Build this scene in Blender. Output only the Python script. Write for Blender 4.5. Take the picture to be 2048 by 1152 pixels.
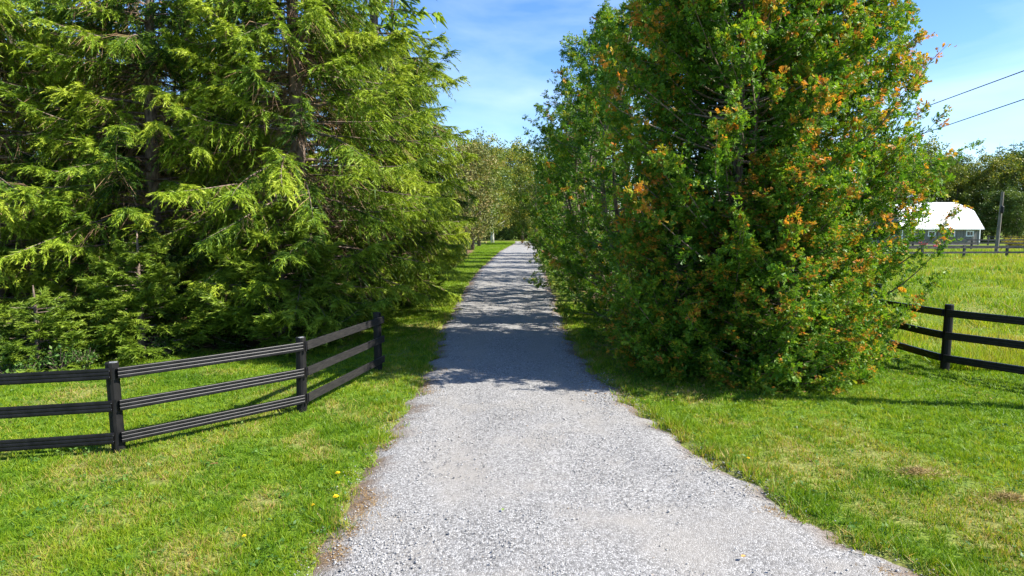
import bpy, math, random
import numpy as np
from mathutils import Vector, Matrix

sc = bpy.context.scene
for o in list(bpy.data.objects):
    bpy.data.objects.remove(o)
R = math.radians

# ------------------------------------------------------------------ camera
CAM_H, F_PX, PITCH = 3.0, 1280.0, math.atan(126 / 1280)
cd = bpy.data.cameras.new('camera')
cd.sensor_width = 36.0
cd.lens = F_PX / 2048 * 36
cd.clip_start = 0.05
cd.clip_end = 3000
cam = bpy.data.objects.new('camera', cd)
sc.collection.objects.link(cam)
cam.location = (0, 0, CAM_H)
cam.rotation_euler = (R(90) - PITCH, 0, 0)
sc.camera = cam

# ------------------------------------------------------------------ sky, sun, exposure
SUN_EL, SUN_AZ = R(43), R(102)          # azimuth clockwise from +Y
world = bpy.data.worlds.new('World')
sc.world = world
world.use_nodes = True
wn, wl = world.node_tree.nodes, world.node_tree.links
wn.clear()
w_out = wn.new('ShaderNodeOutputWorld')
w_bg = wn.new('ShaderNodeBackground')
w_bg.inputs['Strength'].default_value = 0.094
w_sky = wn.new('ShaderNodeTexSky')
w_sky.sky_type = 'NISHITA'
w_sky.sun_disc = False
w_sky.sun_elevation = SUN_EL
w_sky.sun_rotation = SUN_AZ
w_sky.altitude = 200
w_sky.air_density = 1.0
w_sky.dust_density = 0.25
w_sky.ozone_density = 4.0
w_tc = wn.new('ShaderNodeTexCoord')
w_map = wn.new('ShaderNodeMapping')
w_map.inputs['Scale'].default_value = (2.2, 1.3, 7.5)
w_map.inputs['Rotation'].default_value = (0.12, -0.10, 0.3)
w_noi = wn.new('ShaderNodeTexNoise')
w_noi.inputs['Scale'].default_value = 1.15
w_noi.inputs['Detail'].default_value = 6
w_noi.inputs['Roughness'].default_value = 0.5
w_noi.inputs['Distortion'].default_value = 0.6
w_rmp = wn.new('ShaderNodeValToRGB')
w_rmp.color_ramp.elements[0].position = 0.46
w_rmp.color_ramp.elements[0].color = (0, 0, 0, 1)
w_rmp.color_ramp.elements[1].position = 0.82
w_rmp.color_ramp.elements[1].color = (0.36, 0.36, 0.36, 1)
w_mix = wn.new('ShaderNodeMixRGB')
w_mix.inputs['Color2'].default_value = (6.6, 7.2, 8.2, 1)     # thin sunlit cirrus
wl.new(w_tc.outputs['Generated'], w_map.inputs['Vector'])
wl.new(w_map.outputs['Vector'], w_noi.inputs['Vector'])
wl.new(w_noi.outputs['Fac'], w_rmp.inputs['Fac'])
wl.new(w_rmp.outputs['Color'], w_mix.inputs['Fac'])
w_hs = wn.new('ShaderNodeHueSaturation')
w_hs.inputs['Saturation'].default_value = 1.2
w_hs.inputs['Hue'].default_value = 0.508
wl.new(w_sky.outputs['Color'], w_hs.inputs['Color'])
wl.new(w_hs.outputs['Color'], w_mix.inputs['Color1'])
wl.new(w_mix.outputs['Color'], w_bg.inputs['Color'])
wl.new(w_bg.outputs['Background'], w_out.inputs['Surface'])

sd = bpy.data.lights.new('sun', 'SUN')
sd.energy = 4.6
sd.angle = R(0.5)
sd.color = (1.0, 0.95, 0.86)
sun = bpy.data.objects.new('sun', sd)
sc.collection.objects.link(sun)
S = Vector((math.sin(SUN_AZ) * math.cos(SUN_EL), math.cos(SUN_AZ) * math.cos(SUN_EL), math.sin(SUN_EL)))
sun.rotation_euler = (-S).to_track_quat('-Z', 'Y').to_euler()
sun.location = S * 60

vs = sc.view_settings
vs.view_transform = 'Standard'
vs.look = 'None'
vs.gamma = 1.0
vs.use_curve_mapping = False
vs.exposure = 1.48
sc.cycles.max_bounces = 6
sc.cycles.diffuse_bounces = 3
sc.cycles.transmission_bounces = 4
sc.cycles.transparent_max_bounces = 4

# ------------------------------------------------------------------ helpers
COL = sc.collection
FWD = Vector((0, math.cos(PITCH), -math.sin(PITCH)))
UP = Vector((0, math.sin(PITCH), math.cos(PITCH)))


def ray(px, py):
    return FWD + Vector((1, 0, 0)) * ((px - 1024) / F_PX) - UP * ((py - 576) / F_PX)


def gnd(px, py, z=0.0):
    """world point on the level z seen at a photograph pixel"""
    d = ray(px, py)
    t = (z - CAM_H) / d.z
    return Vector((0, 0, CAM_H)) + d * t


def dep(px, py, y):
    """world point at depth y seen at a photograph pixel"""
    d = ray(px, py)
    return Vector((0, 0, CAM_H)) + d * (y / d.y)


def rng(seed):
    return np.random.default_rng(seed)


_tab = rng(77).random((256, 256))


def vnoise(x, y, s=1.0, oct=3):
    x = np.asarray(x, float) * s + 37.3
    y = np.asarray(y, float) * s + 91.7
    tot, amp, nrm = 0, 1.0, 0
    for _ in range(oct):
        xi, yi = np.floor(x).astype(int), np.floor(y).astype(int)
        fx, fy = x - xi, y - yi
        fx, fy = fx * fx * (3 - 2 * fx), fy * fy * (3 - 2 * fy)
        a = _tab[xi % 256, yi % 256]; b = _tab[(xi + 1) % 256, yi % 256]
        c = _tab[xi % 256, (yi + 1) % 256]; d = _tab[(xi + 1) % 256, (yi + 1) % 256]
        tot = tot + amp * ((a * (1 - fx) + b * fx) * (1 - fy) + (c * (1 - fx) + d * fx) * fy)
        nrm += amp
        amp *= 0.5
        x, y = x * 2.03 + 11.1, y * 2.03 + 5.7
    return tot / nrm


def sstep(a, b, x):
    t = np.clip((np.asarray(x, float) - a) / (b - a), 0, 1)
    return t * t * (3 - 2 * t)


def mesh_np(name, V, loops, starts, totals, mat=None, attrs=None, smooth=False, mats=None, midx=None):
    me = bpy.data.meshes.new(name)
    V = np.ascontiguousarray(V, np.float32)
    me.vertices.add(len(V))
    me.vertices.foreach_set('co', V.ravel())
    me.loops.add(len(loops))
    me.loops.foreach_set('vertex_index', np.ascontiguousarray(loops, np.int32))
    me.polygons.add(len(starts))
    me.polygons.foreach_set('loop_start', np.ascontiguousarray(starts, np.int32))
    me.polygons.foreach_set('loop_total', np.ascontiguousarray(totals, np.int32))
    if smooth:
        me.polygons.foreach_set('use_smooth', np.ones(len(starts), bool))
    for m in (mats or ([mat] if mat else [])):
        me.materials.append(m)
    if midx is not None:
        me.polygons.foreach_set('material_index', np.ascontiguousarray(midx, np.int32))
    me.update(calc_edges=True)
    for k, (dom, arr) in (attrs or {}).items():
        a = me.attributes.new(k, 'FLOAT', dom)
        a.data.foreach_set('value', np.ascontiguousarray(arr, np.float32))
    me.validate(verbose=False)
    return me


def faces_mesh(name, V, Fc, mat=None, attrs=None, smooth=False):
    Fc = np.asarray(Fc)
    n, k = Fc.shape
    return mesh_np(name, V, Fc.ravel(), np.arange(n) * k, np.full(n, k), mat, attrs, smooth)


class Geo:
    """collects polygons for one mesh"""
    def __init__(self):
        self.v, self.f, self.nv = [], [], 0

    def add(self, V, Fs):
        self.v.append(np.asarray(V, float).reshape(-1, 3))
        for f in Fs:
            self.f.append([i + self.nv for i in f])
        self.nv += len(self.v[-1])

    def box(self, c, s, rot=0.0, tilt=None):
        c = np.array(c, float); s = np.array(s, float) / 2
        P = np.array([[x, y, z] for z in (-1, 1) for y in (-1, 1) for x in (-1, 1)]) * s
        if rot:
            cr, sr = math.cos(rot), math.sin(rot)
            P = P @ np.array([[cr, sr, 0], [-sr, cr, 0], [0, 0, 1]])
        if tilt is not None:
            P = P @ np.array(tilt).T
        self.add(P + c, [(0, 2, 3, 1), (4, 5, 7, 6), (0, 1, 5, 4), (2, 6, 7, 3), (0, 4, 6, 2), (1, 3, 7, 5)])

    def tube(self, pts, rad, sides=6, caps=True):
        pts = np.asarray(pts, float)
        n = len(pts)
        rad = np.broadcast_to(np.asarray(rad, float), (n,))
        T = np.gradient(pts, axis=0)
        T /= np.linalg.norm(T, axis=1)[:, None] + 1e-9
        ref = np.array([0, 0, 1.0]) if abs(T[0][2]) < 0.9 else np.array([1.0, 0, 0])
        A = np.cross(T, ref); A /= np.linalg.norm(A, axis=1)[:, None] + 1e-9
        B = np.cross(T, A)
        an = np.arange(sides) / sides * 2 * math.pi
        ring = pts[:, None, :] + rad[:, None, None] * (A[:, None, :] * np.cos(an)[None, :, None] + B[:, None, :] * np.sin(an)[None, :, None])
        Fs = []
        for i in range(n - 1):
            for k in range(sides):
                k2 = (k + 1) % sides
                Fs.append((i * sides + k, i * sides + k2, (i + 1) * sides + k2, (i + 1) * sides + k))
        if caps:
            Fs.append(tuple(range(sides))[::-1])
            Fs.append(tuple((n - 1) * sides + k for k in range(sides)))
        self.add(ring.reshape(-1, 3), Fs)

    def mesh(self, name, mat=None, smooth=False):
        me = bpy.data.meshes.new(name)
        V = np.concatenate(self.v)
        me.from_pydata(V.tolist(), [], self.f)
        if mat:
            me.materials.append(mat)
        if smooth:
            me.polygons.foreach_set('use_smooth', np.ones(len(me.polygons), bool))
        me.update()
        return me


def link(name, me, parent=None, loc=None, label=None, cat=None, group=None, kind=None):
    o = bpy.data.objects.new(name, me)
    COL.objects.link(o)
    if parent is not None:
        o.parent = parent
    if loc is not None:
        o.location = loc
    if label:
        o['label'] = label
    if cat:
        o['category'] = cat
    if group:
        o['group'] = group
    if kind:
        o['kind'] = kind
    return o


def thing(name, label, cat, loc=(0, 0, 0), rz=0.0, group=None, scale=None):
    o = link(name, None, None, loc, label, cat, group)
    o.empty_display_size = 0.2
    o.rotation_euler = (0, 0, rz)
    if scale is not None:
        o.scale = scale
    return o


# ------------------------------------------------------------------ materials
def new_mat(name):
    m = bpy.data.materials.new(name)
    m.use_nodes = True
    n, l = m.node_tree.nodes, m.node_tree.links
    n.clear()
    out = n.new('ShaderNodeOutputMaterial')
    return m, n, l, out


def ramp(n, stops):
    r = n.new('ShaderNodeValToRGB')
    e = r.color_ramp.elements
    while len(e) < len(stops):
        e.new(0.5)
    for i, (p, c) in enumerate(stops):
        e[i].position = p
        e[i].color = (*c, 1)
    return r


def leaf_mat(name, stops, trans=0.3, rough=0.55, spec=0.25, attr='tint', noise=0.0, nscale=1.2):
    """foliage: colour by the tint set on each leaf, diffuse + gloss, some light shining through"""
    m, n, l, out = new_mat(name)
    a = n.new('ShaderNodeAttribute')
    a.attribute_name = attr
    fac = a.outputs['Fac']
    if noise:
        g = n.new('ShaderNodeNewGeometry')
        t = n.new('ShaderNodeTexNoise')
        t.inputs['Scale'].default_value = nscale
        t.inputs['Detail'].default_value = 3
        l.new(g.outputs['Position'], t.inputs['Vector'])
        s = n.new('ShaderNodeMath'); s.operation = 'MULTIPLY_ADD'
        s.inputs[1].default_value = noise
        l.new(t.outputs['Fac'], s.inputs[0])
        l.new(fac, s.inputs[2])
        s2 = n.new('ShaderNodeMath'); s2.operation = 'SUBTRACT'
        s2.inputs[1].default_value = noise * 0.5
        l.new(s.outputs[0], s2.inputs[0])
        fac = s2.outputs[0]
    r = ramp(n, stops)
    l.new(fac, r.inputs['Fac'])
    p = n.new('ShaderNodeBsdfPrincipled')
    p.inputs['Roughness'].default_value = rough
    p.inputs['Specular IOR Level'].default_value = spec
    l.new(r.outputs['Color'], p.inputs['Base Color'])
    tr = n.new('ShaderNodeBsdfTranslucent')
    mc = n.new('ShaderNodeMixRGB'); mc.blend_type = 'MULTIPLY'
    mc.inputs['Fac'].default_value = 1.0
    mc.inputs['Color2'].default_value = (1.25, 1.2, 0.6, 1)
    l.new(r.outputs['Color'], mc.inputs['Color1'])
    l.new(mc.outputs['Color'], tr.inputs['Color'])
    mx = n.new('ShaderNodeMixShader')
    mx.inputs['Fac'].default_value = trans
    l.new(p.outputs[0], mx.inputs[1])
    l.new(tr.outputs[0], mx.inputs[2])
    l.new(mx.outputs[0], out.inputs['Surface'])
    return m


def noise_mat(name, c1, c2, scale=8, rough=0.8, spec=0.3, bump=0.0, stretch=(1, 1, 1), detail=5, lo=0.35, hi=0.65, coord='Object', bscale=None, metallic=0.0):
    m, n, l, out = new_mat(name)
    tc = n.new('ShaderNodeTexCoord')
    mp = n.new('ShaderNodeMapping')
    mp.inputs['Scale'].default_value = stretch
    l.new(tc.outputs[coord], mp.inputs['Vector'])
    t = n.new('ShaderNodeTexNoise')
    t.inputs['Scale'].default_value = scale
    t.inputs['Detail'].default_value = detail
    l.new(mp.outputs['Vector'], t.inputs['Vector'])
    r = ramp(n, [(lo, c1), (hi, c2)])
    l.new(t.outputs['Fac'], r.inputs['Fac'])
    p = n.new('ShaderNodeBsdfPrincipled')
    p.inputs['Roughness'].default_value = rough
    p.inputs['Specular IOR Level'].default_value = spec
    p.inputs['Metallic'].default_value = metallic
    l.new(r.outputs['Color'], p.inputs['Base Color'])
    if bump:
        b = n.new('ShaderNodeBump')
        b.inputs['Strength'].default_value = bump
        b.inputs['Distance'].default_value = 0.02
        if bscale:
            t2 = n.new('ShaderNodeTexNoise')
            t2.inputs['Scale'].default_value = bscale
            t2.inputs['Detail'].default_value = 4
            l.new(mp.outputs['Vector'], t2.inputs['Vector'])
            l.new(t2.outputs['Fac'], b.inputs['Height'])
        else:
            l.new(t.outputs['Fac'], b.inputs['Height'])
        l.new(b.outputs['Normal'], p.inputs['Normal'])
    l.new(p.outputs[0], out.inputs['Surface'])
    return m


M = {}
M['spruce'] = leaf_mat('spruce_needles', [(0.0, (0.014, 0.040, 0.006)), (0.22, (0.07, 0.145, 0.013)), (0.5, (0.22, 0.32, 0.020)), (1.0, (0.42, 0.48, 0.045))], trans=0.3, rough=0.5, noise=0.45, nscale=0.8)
M['young'] = leaf_mat('young_spruce_needles', [(0.0, (0.04, 0.09, 0.010)), (0.4, (0.13, 0.21, 0.018)), (1.0, (0.27, 0.35, 0.035))], trans=0.30, rough=0.5, noise=0.3, nscale=0.9)
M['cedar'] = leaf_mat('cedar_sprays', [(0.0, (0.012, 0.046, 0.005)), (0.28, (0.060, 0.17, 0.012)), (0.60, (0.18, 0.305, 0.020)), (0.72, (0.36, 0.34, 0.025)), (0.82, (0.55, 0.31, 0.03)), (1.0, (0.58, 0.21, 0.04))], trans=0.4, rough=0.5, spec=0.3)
M['twig'] = noise_mat('dead_twigs', (0.12, 0.07, 0.035), (0.38, 0.24, 0.14), scale=3, rough=0.9, coord='Object')
M['bark'] = noise_mat('spruce_bark', (0.07, 0.05, 0.038), (0.24, 0.18, 0.14), scale=14, rough=0.95, bump=0.6, stretch=(1, 1, 0.35))
M['cbark'] = noise_mat('cedar_bark', (0.09, 0.065, 0.045), (0.26, 0.21, 0.16), scale=20, rough=0.95, bump=0.5, stretch=(1, 1, 0.15))
M['whitebark'] = noise_mat('birch_bark', (0.62, 0.60, 0.55), (0.10, 0.09, 0.08), scale=5, rough=0.8, stretch=(0.5, 0.5, 2.2), lo=0.55, hi=0.68)
M['grass'] = leaf_mat('grass_blades', [(0.0, (0.02, 0.075, 0.004)), (0.33, (0.105, 0.215, 0.008)), (0.62, (0.24, 0.33, 0.013)), (0.82, (0.36, 0.32, 0.06)), (1.0, (0.42, 0.29, 0.11))], trans=0.42, rough=0.5)
M['black'] = noise_mat('black_vinyl', (0.006, 0.006, 0.007), (0.012, 0.012, 0.014), scale=9, rough=0.4, spec=0.22, stretch=(1, 1, 1), bump=0.05)
M['blackwood'] = noise_mat('faded_black_wood', (0.008, 0.008, 0.009), (0.030, 0.028, 0.026), scale=5, rough=0.7, spec=0.2, stretch=(1.2, 1.2, 26), bump=0.25)
M['post'] = noise_mat('black_post', (0.004, 0.004, 0.0045), (0.012, 0.0115, 0.011), scale=7, rough=0.6, spec=0.22, stretch=(2, 2, 0.7), bump=0.2)
M['clip'] = noise_mat('fence_clip_metal', (0.35, 0.36, 0.38), (0.6, 0.6, 0.62), scale=40, rough=0.4, spec=0.5, metallic=0.6)
M['woodpole'] = noise_mat('weathered_pole', (0.11, 0.095, 0.078), (0.22, 0.195, 0.165), scale=6, rough=0.9, stretch=(3, 3, 0.3), bump=0.3)
M['greyrail'] = noise_mat('far_rail_wood', (0.02, 0.02, 0.022), (0.07, 0.068, 0.065), scale=3, rough=0.6)
M['white'] = noise_mat('white_paint', (0.74, 0.75, 0.76), (0.82, 0.82, 0.82), scale=2, rough=0.55)
M['roof'] = noise_mat('white_metal_roof', (0.76, 0.76, 0.77), (0.84, 0.84, 0.84), scale=0.6, rough=0.4, spec=0.5)
M['board'] = noise_mat('grey_barn_board', (0.13, 0.127, 0.118), (0.21, 0.205, 0.19), scale=4, rough=0.9, stretch=(6, 1, 0.4), bump=0.2)
M['board2'] = noise_mat('brown_barn_board', (0.17, 0.125, 0.095), (0.23, 0.18, 0.14), scale=4, rough=0.9, stretch=(6, 1, 0.4), bump=0.2)
M['stonebase'] = noise_mat('barn_base_stone', (0.19, 0.16, 0.145), (0.27, 0.235, 0.22), scale=3, rough=0.9)
M['darkglass'] = noise_mat('window_glass', (0.02, 0.022, 0.028), (0.05, 0.055, 0.065), scale=2, rough=0.08, spec=0.6)
M['cable'] = noise_mat('cable_black', (0.02, 0.02, 0.02), (0.03, 0.03, 0.03), scale=2, rough=0.6)
M['petal_y'] = noise_mat('yellow_petals', (0.75, 0.48, 0.01), (0.85, 0.62, 0.02), scale=60, rough=0.6)
M['petal_r'] = noise_mat('red_petals', (0.55, 0.03, 0.05), (0.7, 0.12, 0.16), scale=9, rough=0.6)
M['stem'] = noise_mat('flower_stem', (0.08, 0.16, 0.02), (0.12, 0.2, 0.04), scale=20, rough=0.6)
M['dryleaf'] = noise_mat('dry_fallen_leaf', (0.42, 0.20, 0.05), (0.55, 0.32, 0.09), scale=30, rough=0.7)
M['greenleaf'] = noise_mat('green_fallen_leaf', (0.12, 0.2, 0.03), (0.2, 0.3, 0.05), scale=30, rough=0.6)
M['straw'] = leaf_mat('dry_straw', [(0, (0.15, 0.085, 0.03)), (0.5, (0.28, 0.17, 0.065)), (1, (0.40, 0.28, 0.12))], trans=0.15, rough=0.8)
M['cuttings'] = leaf_mat('dry_cuttings', [(0, (0.24, 0.17, 0.06)), (0.5, (0.36, 0.26, 0.11)), (1, (0.46, 0.37, 0.17))], trans=0.15, rough=0.8)
M['log'] = noise_mat('rotten_red_log', (0.14, 0.05, 0.025), (0.36, 0.17, 0.09), scale=7, rough=0.95, stretch=(0.5, 3, 3), bump=0.5)
M['weed'] = leaf_mat('weed_leaves', [(0, (0.03, 0.09, 0.015)), (0.5, (0.08, 0.17, 0.03)), (1, (0.18, 0.27, 0.05))], trans=0.3, rough=0.5)
M['goldenrod'] = leaf_mat('goldenrod_bloom', [(0, (0.10, 0.16, 0.02)), (0.4, (0.35, 0.30, 0.02)), (1, (0.62, 0.47, 0.02))], trans=0.2, rough=0.7)
M['birchleaf'] = leaf_mat('birch_leaves', [(0, (0.06, 0.10, 0.015)), (0.5, (0.17, 0.19, 0.03)), (0.85, (0.30, 0.26, 0.05)), (1, (0.34, 0.22, 0.05))], trans=0.35, rough=0.5)
M['farleaf'] = leaf_mat('broad_leaves', [(0, (0.04, 0.08, 0.012)), (0.5, (0.125, 0.175, 0.024)), (0.8, (0.24, 0.25, 0.028)), (1, (0.36, 0.28, 0.035))], trans=0.3, rough=0.5)
M['darkleaf'] = leaf_mat('dark_leaves', [(0, (0.03, 0.065, 0.016)), (0.6, (0.095, 0.155, 0.028)), (1, (0.19, 0.24, 0.04))], trans=0.25, rough=0.5)
M['brownleaf'] = leaf_mat('brownish_leaves', [(0, (0.06, 0.09, 0.02)), (0.5, (0.16, 0.17, 0.045)), (1, (0.34, 0.25, 0.10))], trans=0.3, rough=0.6)


def ground_mat():
    m, n, l, out = new_mat('lawn_soil')
    def at(nm):
        a = n.new('ShaderNodeAttribute'); a.attribute_name = nm; return a.outputs['Fac']
    g = n.new('ShaderNodeNewGeometry')
    t = n.new('ShaderNodeTexNoise'); t.inputs['Scale'].default_value = 26; t.inputs['Detail'].default_value = 6
    l.new(g.outputs['Position'], t.inputs['Vector'])
    big = n.new('ShaderNodeTexNoise'); big.inputs['Scale'].default_value = 0.35; big.inputs['Detail'].default_value = 6
    l.new(g.outputs['Position'], big.inputs['Vector'])
    r1 = ramp(n, [(0.3, (0.02, 0.05, 0.006)), (0.5, (0.08, 0.15, 0.012)), (0.72, (0.17, 0.24, 0.02))])
    l.new(t.outputs['Fac'], r1.inputs['Fac'])
    r2 = ramp(n, [(0.3, (0.18, 0.17, 0.05)), (0.7, (0.33, 0.27, 0.12))])
    l.new(t.outputs['Fac'], r2.inputs['Fac'])
    r3 = ramp(n, [(0.3, (0.05, 0.03, 0.02)), (0.5, (0.15, 0.085, 0.05)), (0.7, (0.27, 0.16, 0.095))])
    l.new(t.outputs['Fac'], r3.inputs['Fac'])
    far = ramp(n, [(0.3, (0.075, 0.125, 0.012)), (0.55, (0.12, 0.165, 0.018)), (0.75, (0.17, 0.18, 0.035))])  # far turf, darkened to hold the shade that grass blades would cast
    l.new(big.outputs['Fac'], far.inputs['Fac'])
    def mix(a, b, f):
        x = n.new('ShaderNodeMixRGB'); l.new(f, x.inputs['Fac']); l.new(a, x.inputs['Color1']); l.new(b, x.inputs['Color2']); return x.outputs['Color']
    c = mix(r1.outputs['Color'], far.outputs['Color'], at('far'))
    c = mix(c, r2.outputs['Color'], at('dry'))
    c = mix(c, r3.outputs['Color'], at('litter'))
    p = n.new('ShaderNodeBsdfPrincipled')
    p.inputs['Roughness'].default_value = 0.95
    p.inputs['Specular IOR Level'].default_value = 0.1
    l.new(c, p.inputs['Base Color'])
    b = n.new('ShaderNodeBump'); b.inputs['Strength'].default_value = 0.9; b.inputs['Distance'].default_value = 0.03
    l.new(t.outputs['Fac'], b.inputs['Height'])
    l.new(b.outputs['Normal'], p.inputs['Normal'])
    l.new(p.outputs[0], out.inputs['Surface'])
    return m


def gravel_mat():
    m, n, l, out = new_mat('crushed_gravel')
    g = n.new('ShaderNodeNewGeometry')
    v = n.new('ShaderNodeTexVoronoi'); v.inputs['Scale'].default_value = 48; v.inputs['Randomness'].default_value = 1.0
    l.new(g.outputs['Position'], v.inputs['Vector'])
    bw = n.new('ShaderNodeRGBToBW'); l.new(v.outputs['Color'], bw.inputs['Color'])
    r = ramp(n, [(0.1, (0.135, 0.133, 0.130)), (0.45, (0.265, 0.261, 0.255)), (0.85, (0.40, 0.395, 0.385))])
    l.new(bw.outputs[0], r.inputs['Fac'])
    v2 = n.new('ShaderNodeTexVoronoi'); v2.feature = 'DISTANCE_TO_EDGE'; v2.inputs['Scale'].default_value = 48
    l.new(g.outputs['Position'], v2.inputs['Vector'])
    rg = ramp(n, [(0.0, (0.30, 0.28, 0.27)), (0.16, (1, 1, 1))])
    l.new(v2.outputs['Distance'], rg.inputs['Fac'])
    mul = n.new('ShaderNodeMixRGB'); mul.blend_type = 'MULTIPLY'; mul.inputs['Fac'].default_value = 0.75
    l.new(r.outputs['Color'], mul.inputs['Color1']); l.new(rg.outputs['Color'], mul.inputs['Color2'])
    # packed fines: larger smooth patches
    t = n.new('ShaderNodeTexNoise'); t.inputs['Scale'].default_value = 0.9; t.inputs['Detail'].default_value = 7; t.inputs['Roughness'].default_value = 0.65
    l.new(g.outputs['Position'], t.inputs['Vector'])
    rt = ramp(n, [(0.50, (0, 0, 0)), (0.66, (0.65, 0.65, 0.65))])
    l.new(t.outputs['Fac'], rt.inputs['Fac'])
    fine = n.new('ShaderNodeTexNoise'); fine.inputs['Scale'].default_value = 90; fine.inputs['Detail'].default_value = 4
    l.new(g.outputs['Position'], fine.inputs['Vector'])
    rf = ramp(n, [(0.3, (0.19, 0.175, 0.155)), (0.7, (0.33, 0.31, 0.28))])
    l.new(fine.outputs['Fac'], rf.inputs['Fac'])
    mx = n.new('ShaderNodeMixRGB')
    l.new(rt.outputs['Color'], mx.inputs['Fac']); l.new(mul.outputs['Color'], mx.inputs['Color1']); l.new(rf.outputs['Color'], mx.inputs['Color2'])
    # two packed wheel tracks
    ak = n.new('ShaderNodeAttribute'); ak.attribute_name = 'track'
    mk = n.new('ShaderNodeMixRGB')
    l.new(ak.outputs['Fac'], mk.inputs['Fac']); l.new(mx.outputs['Color'], mk.inputs['Color1']); l.new(rf.outputs['Color'], mk.inputs['Color2'])
    mx = mk
    # dirt and needles along the edges
    a = n.new('ShaderNodeAttribute'); a.attribute_name = 'edge'
    md = n.new('ShaderNodeMixRGB'); md.inputs['Color2'].default_value = (0.13, 0.085, 0.05, 1)
    l.new(a.outputs['Fac'], md.inputs['Fac']); l.new(mx.outputs['Color'], md.inputs['Color1'])
    p = n.new('ShaderNodeBsdfPrincipled')
    p.inputs['Roughness'].default_value = 0.9
    p.inputs['Specular IOR Level'].default_value = 0.2
    l.new(md.outputs['Color'], p.inputs['Base Color'])
    b = n.new('ShaderNodeBump'); b.inputs['Strength'].default_value = 0.8; b.inputs['Distance'].default_value = 0.012
    l.new(v2.outputs['Distance'], b.inputs['Height'])
    l.new(b.outputs['Normal'], p.inputs['Normal'])
    l.new(p.outputs[0], out.inputs['Surface'])
    return m


def stone_mat():
    return leaf_mat('loose_gravel_stones', [(0, (0.10, 0.098, 0.095)), (0.35, (0.235, 0.228, 0.22)), (0.7, (0.35, 0.342, 0.33)), (0.9, (0.46, 0.45, 0.435)), (1, (0.30, 0.25, 0.20))], trans=0.0, rough=0.85, spec=0.25)


M['ground'] = ground_mat()
M['gravel'] = gravel_mat()
M['stone'] = stone_mat()

# ------------------------------------------------------------------ ground and driveway
L_PX = [(520, 1260), (597, 1152), (690, 1020), (755, 900), (826, 790), (858, 720), (888, 650), (922, 590), (958, 540), (1000, 502), (1030, 486)]
R_PX = [(2010, 1260), (1842, 1152), (1700, 1080), (1600, 1022), (1450, 942), (1360, 882), (1270, 812), (1192, 748), (1152, 700), (1122, 630), (1090, 540), (1074, 500), (1069, 486)]
LE = np.array([gnd(*p)[:2] for p in L_PX])
RE = np.array([gnd(*p)[:2] for p in R_PX])
Y_END = 118.0


def edge_l(y):
    return np.interp(y, LE[:, 1], LE[:, 0])


def edge_r(y):
    return np.interp(y, RE[:, 1], RE[:, 0])


def jag(y, s):
    return (vnoise(y, np.full_like(np.asarray(y, float), s), 2.2, 5) - 0.5) * 0.46


def drive_dist(x, y):
    """signed distance outside the driveway (positive on grass)"""
    x = np.asarray(x, float); y = np.asarray(y, float)
    d = np.maximum(edge_l(y) + jag(y, 3.0) - x, x - edge_r(y) - jag(y, 9.0))
    return np.where(y > Y_END, np.maximum(d, y - Y_END), d)


def litter_fn(x, y):
    """1 where the ground is bare needle litter under the trees"""
    n = (vnoise(x, y, 0.9, 4) - 0.5) * 2.2
    a = np.minimum(y - (13.6 + 0.40 * (np.clip(x, -12, -3.5) + 11)) + n, -4.3 - x + n * 0.5)
    a = np.minimum(a, 78 - y)
    b = np.minimum(np.minimum(x - 3.1, 7.0 - x), y - 12.6) + n * 0.25
    b = np.minimum(b, 72 - y)
    return np.clip(np.maximum(sstep(-0.3, 0.5, a), sstep(-0.2, 0.4, b)), 0, 1)


def dry_fn(x, y):
    d = drive_dist(x, y)
    n1 = vnoise(x, y, 0.55, 4)
    n2 = vnoise(x + 31, y + 7, 1.6, 3)
    dry = sstep(0.55, 0.75, n1) * 0.55
    # worn dry streaks that follow the driveway's verge on both sides
    for off, wd, st in ((1.15, 0.35, 0.75), (2.4, 0.5, 0.45)):
        dry = np.maximum(dry, st * np.exp(-((d - off - (n1 - 0.5) * 1.2) / wd) ** 2) * sstep(0.35, 0.6, n2) * (y < 16))
    dry = np.maximum(dry, 0.45 * sstep(0.22, 0.0, d + (n2 - 0.5) * 0.5))
    return np.clip(dry, 0, 1)


def height_fn(x, y):
    d = drive_dist(x, y)
    h = (vnoise(x, y, 0.35, 3) - 0.5) * 0.10 + (vnoise(x, y, 1.7, 2) - 0.5) * 0.03
    h = h * sstep(0.0, 1.2, d)
    h = h - 0.07 * sstep(0.12, -0.12, d)
    # low bank under the spruces
    return h


def axis(fine_lo, fine_hi, step, lo, hi, growth=1.12):
    a = list(np.arange(fine_lo, fine_hi + 1e-6, step))
    s, v = step, a[-1]
    while v < hi:
        s *= growth; v += s; a.append(v)
    s, v = step, a[0]
    while v > lo:
        s *= growth; v -= s; a.insert(0, v)
    return np.array(a)


gx = axis(-13, 13, 0.17, -700, 700)
gy = axis(3.5, 24, 0.17, -60, 1200)
GX, GY = np.meshgrid(gx, gy)
X, Y = GX.ravel(), GY.ravel()
Z = height_fn(X, Y)
nx, ny = len(gx), len(gy)
ii = (np.arange(ny - 1)[:, None] * nx + np.arange(nx - 1)[None, :]).ravel()
Fq = np.stack([ii, ii + 1, ii + nx + 1, ii + nx], 1)
g_me = faces_mesh('ground', np.stack([X, Y, Z], 1), Fq, M['ground'],
                  {'dry': ('POINT', dry_fn(X, Y)), 'litter': ('POINT', litter_fn(X, Y)), 'far': ('POINT', sstep(10, 30, np.hypot(X, Y)))}, smooth=True)
link('ground', g_me, kind='structure')

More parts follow.
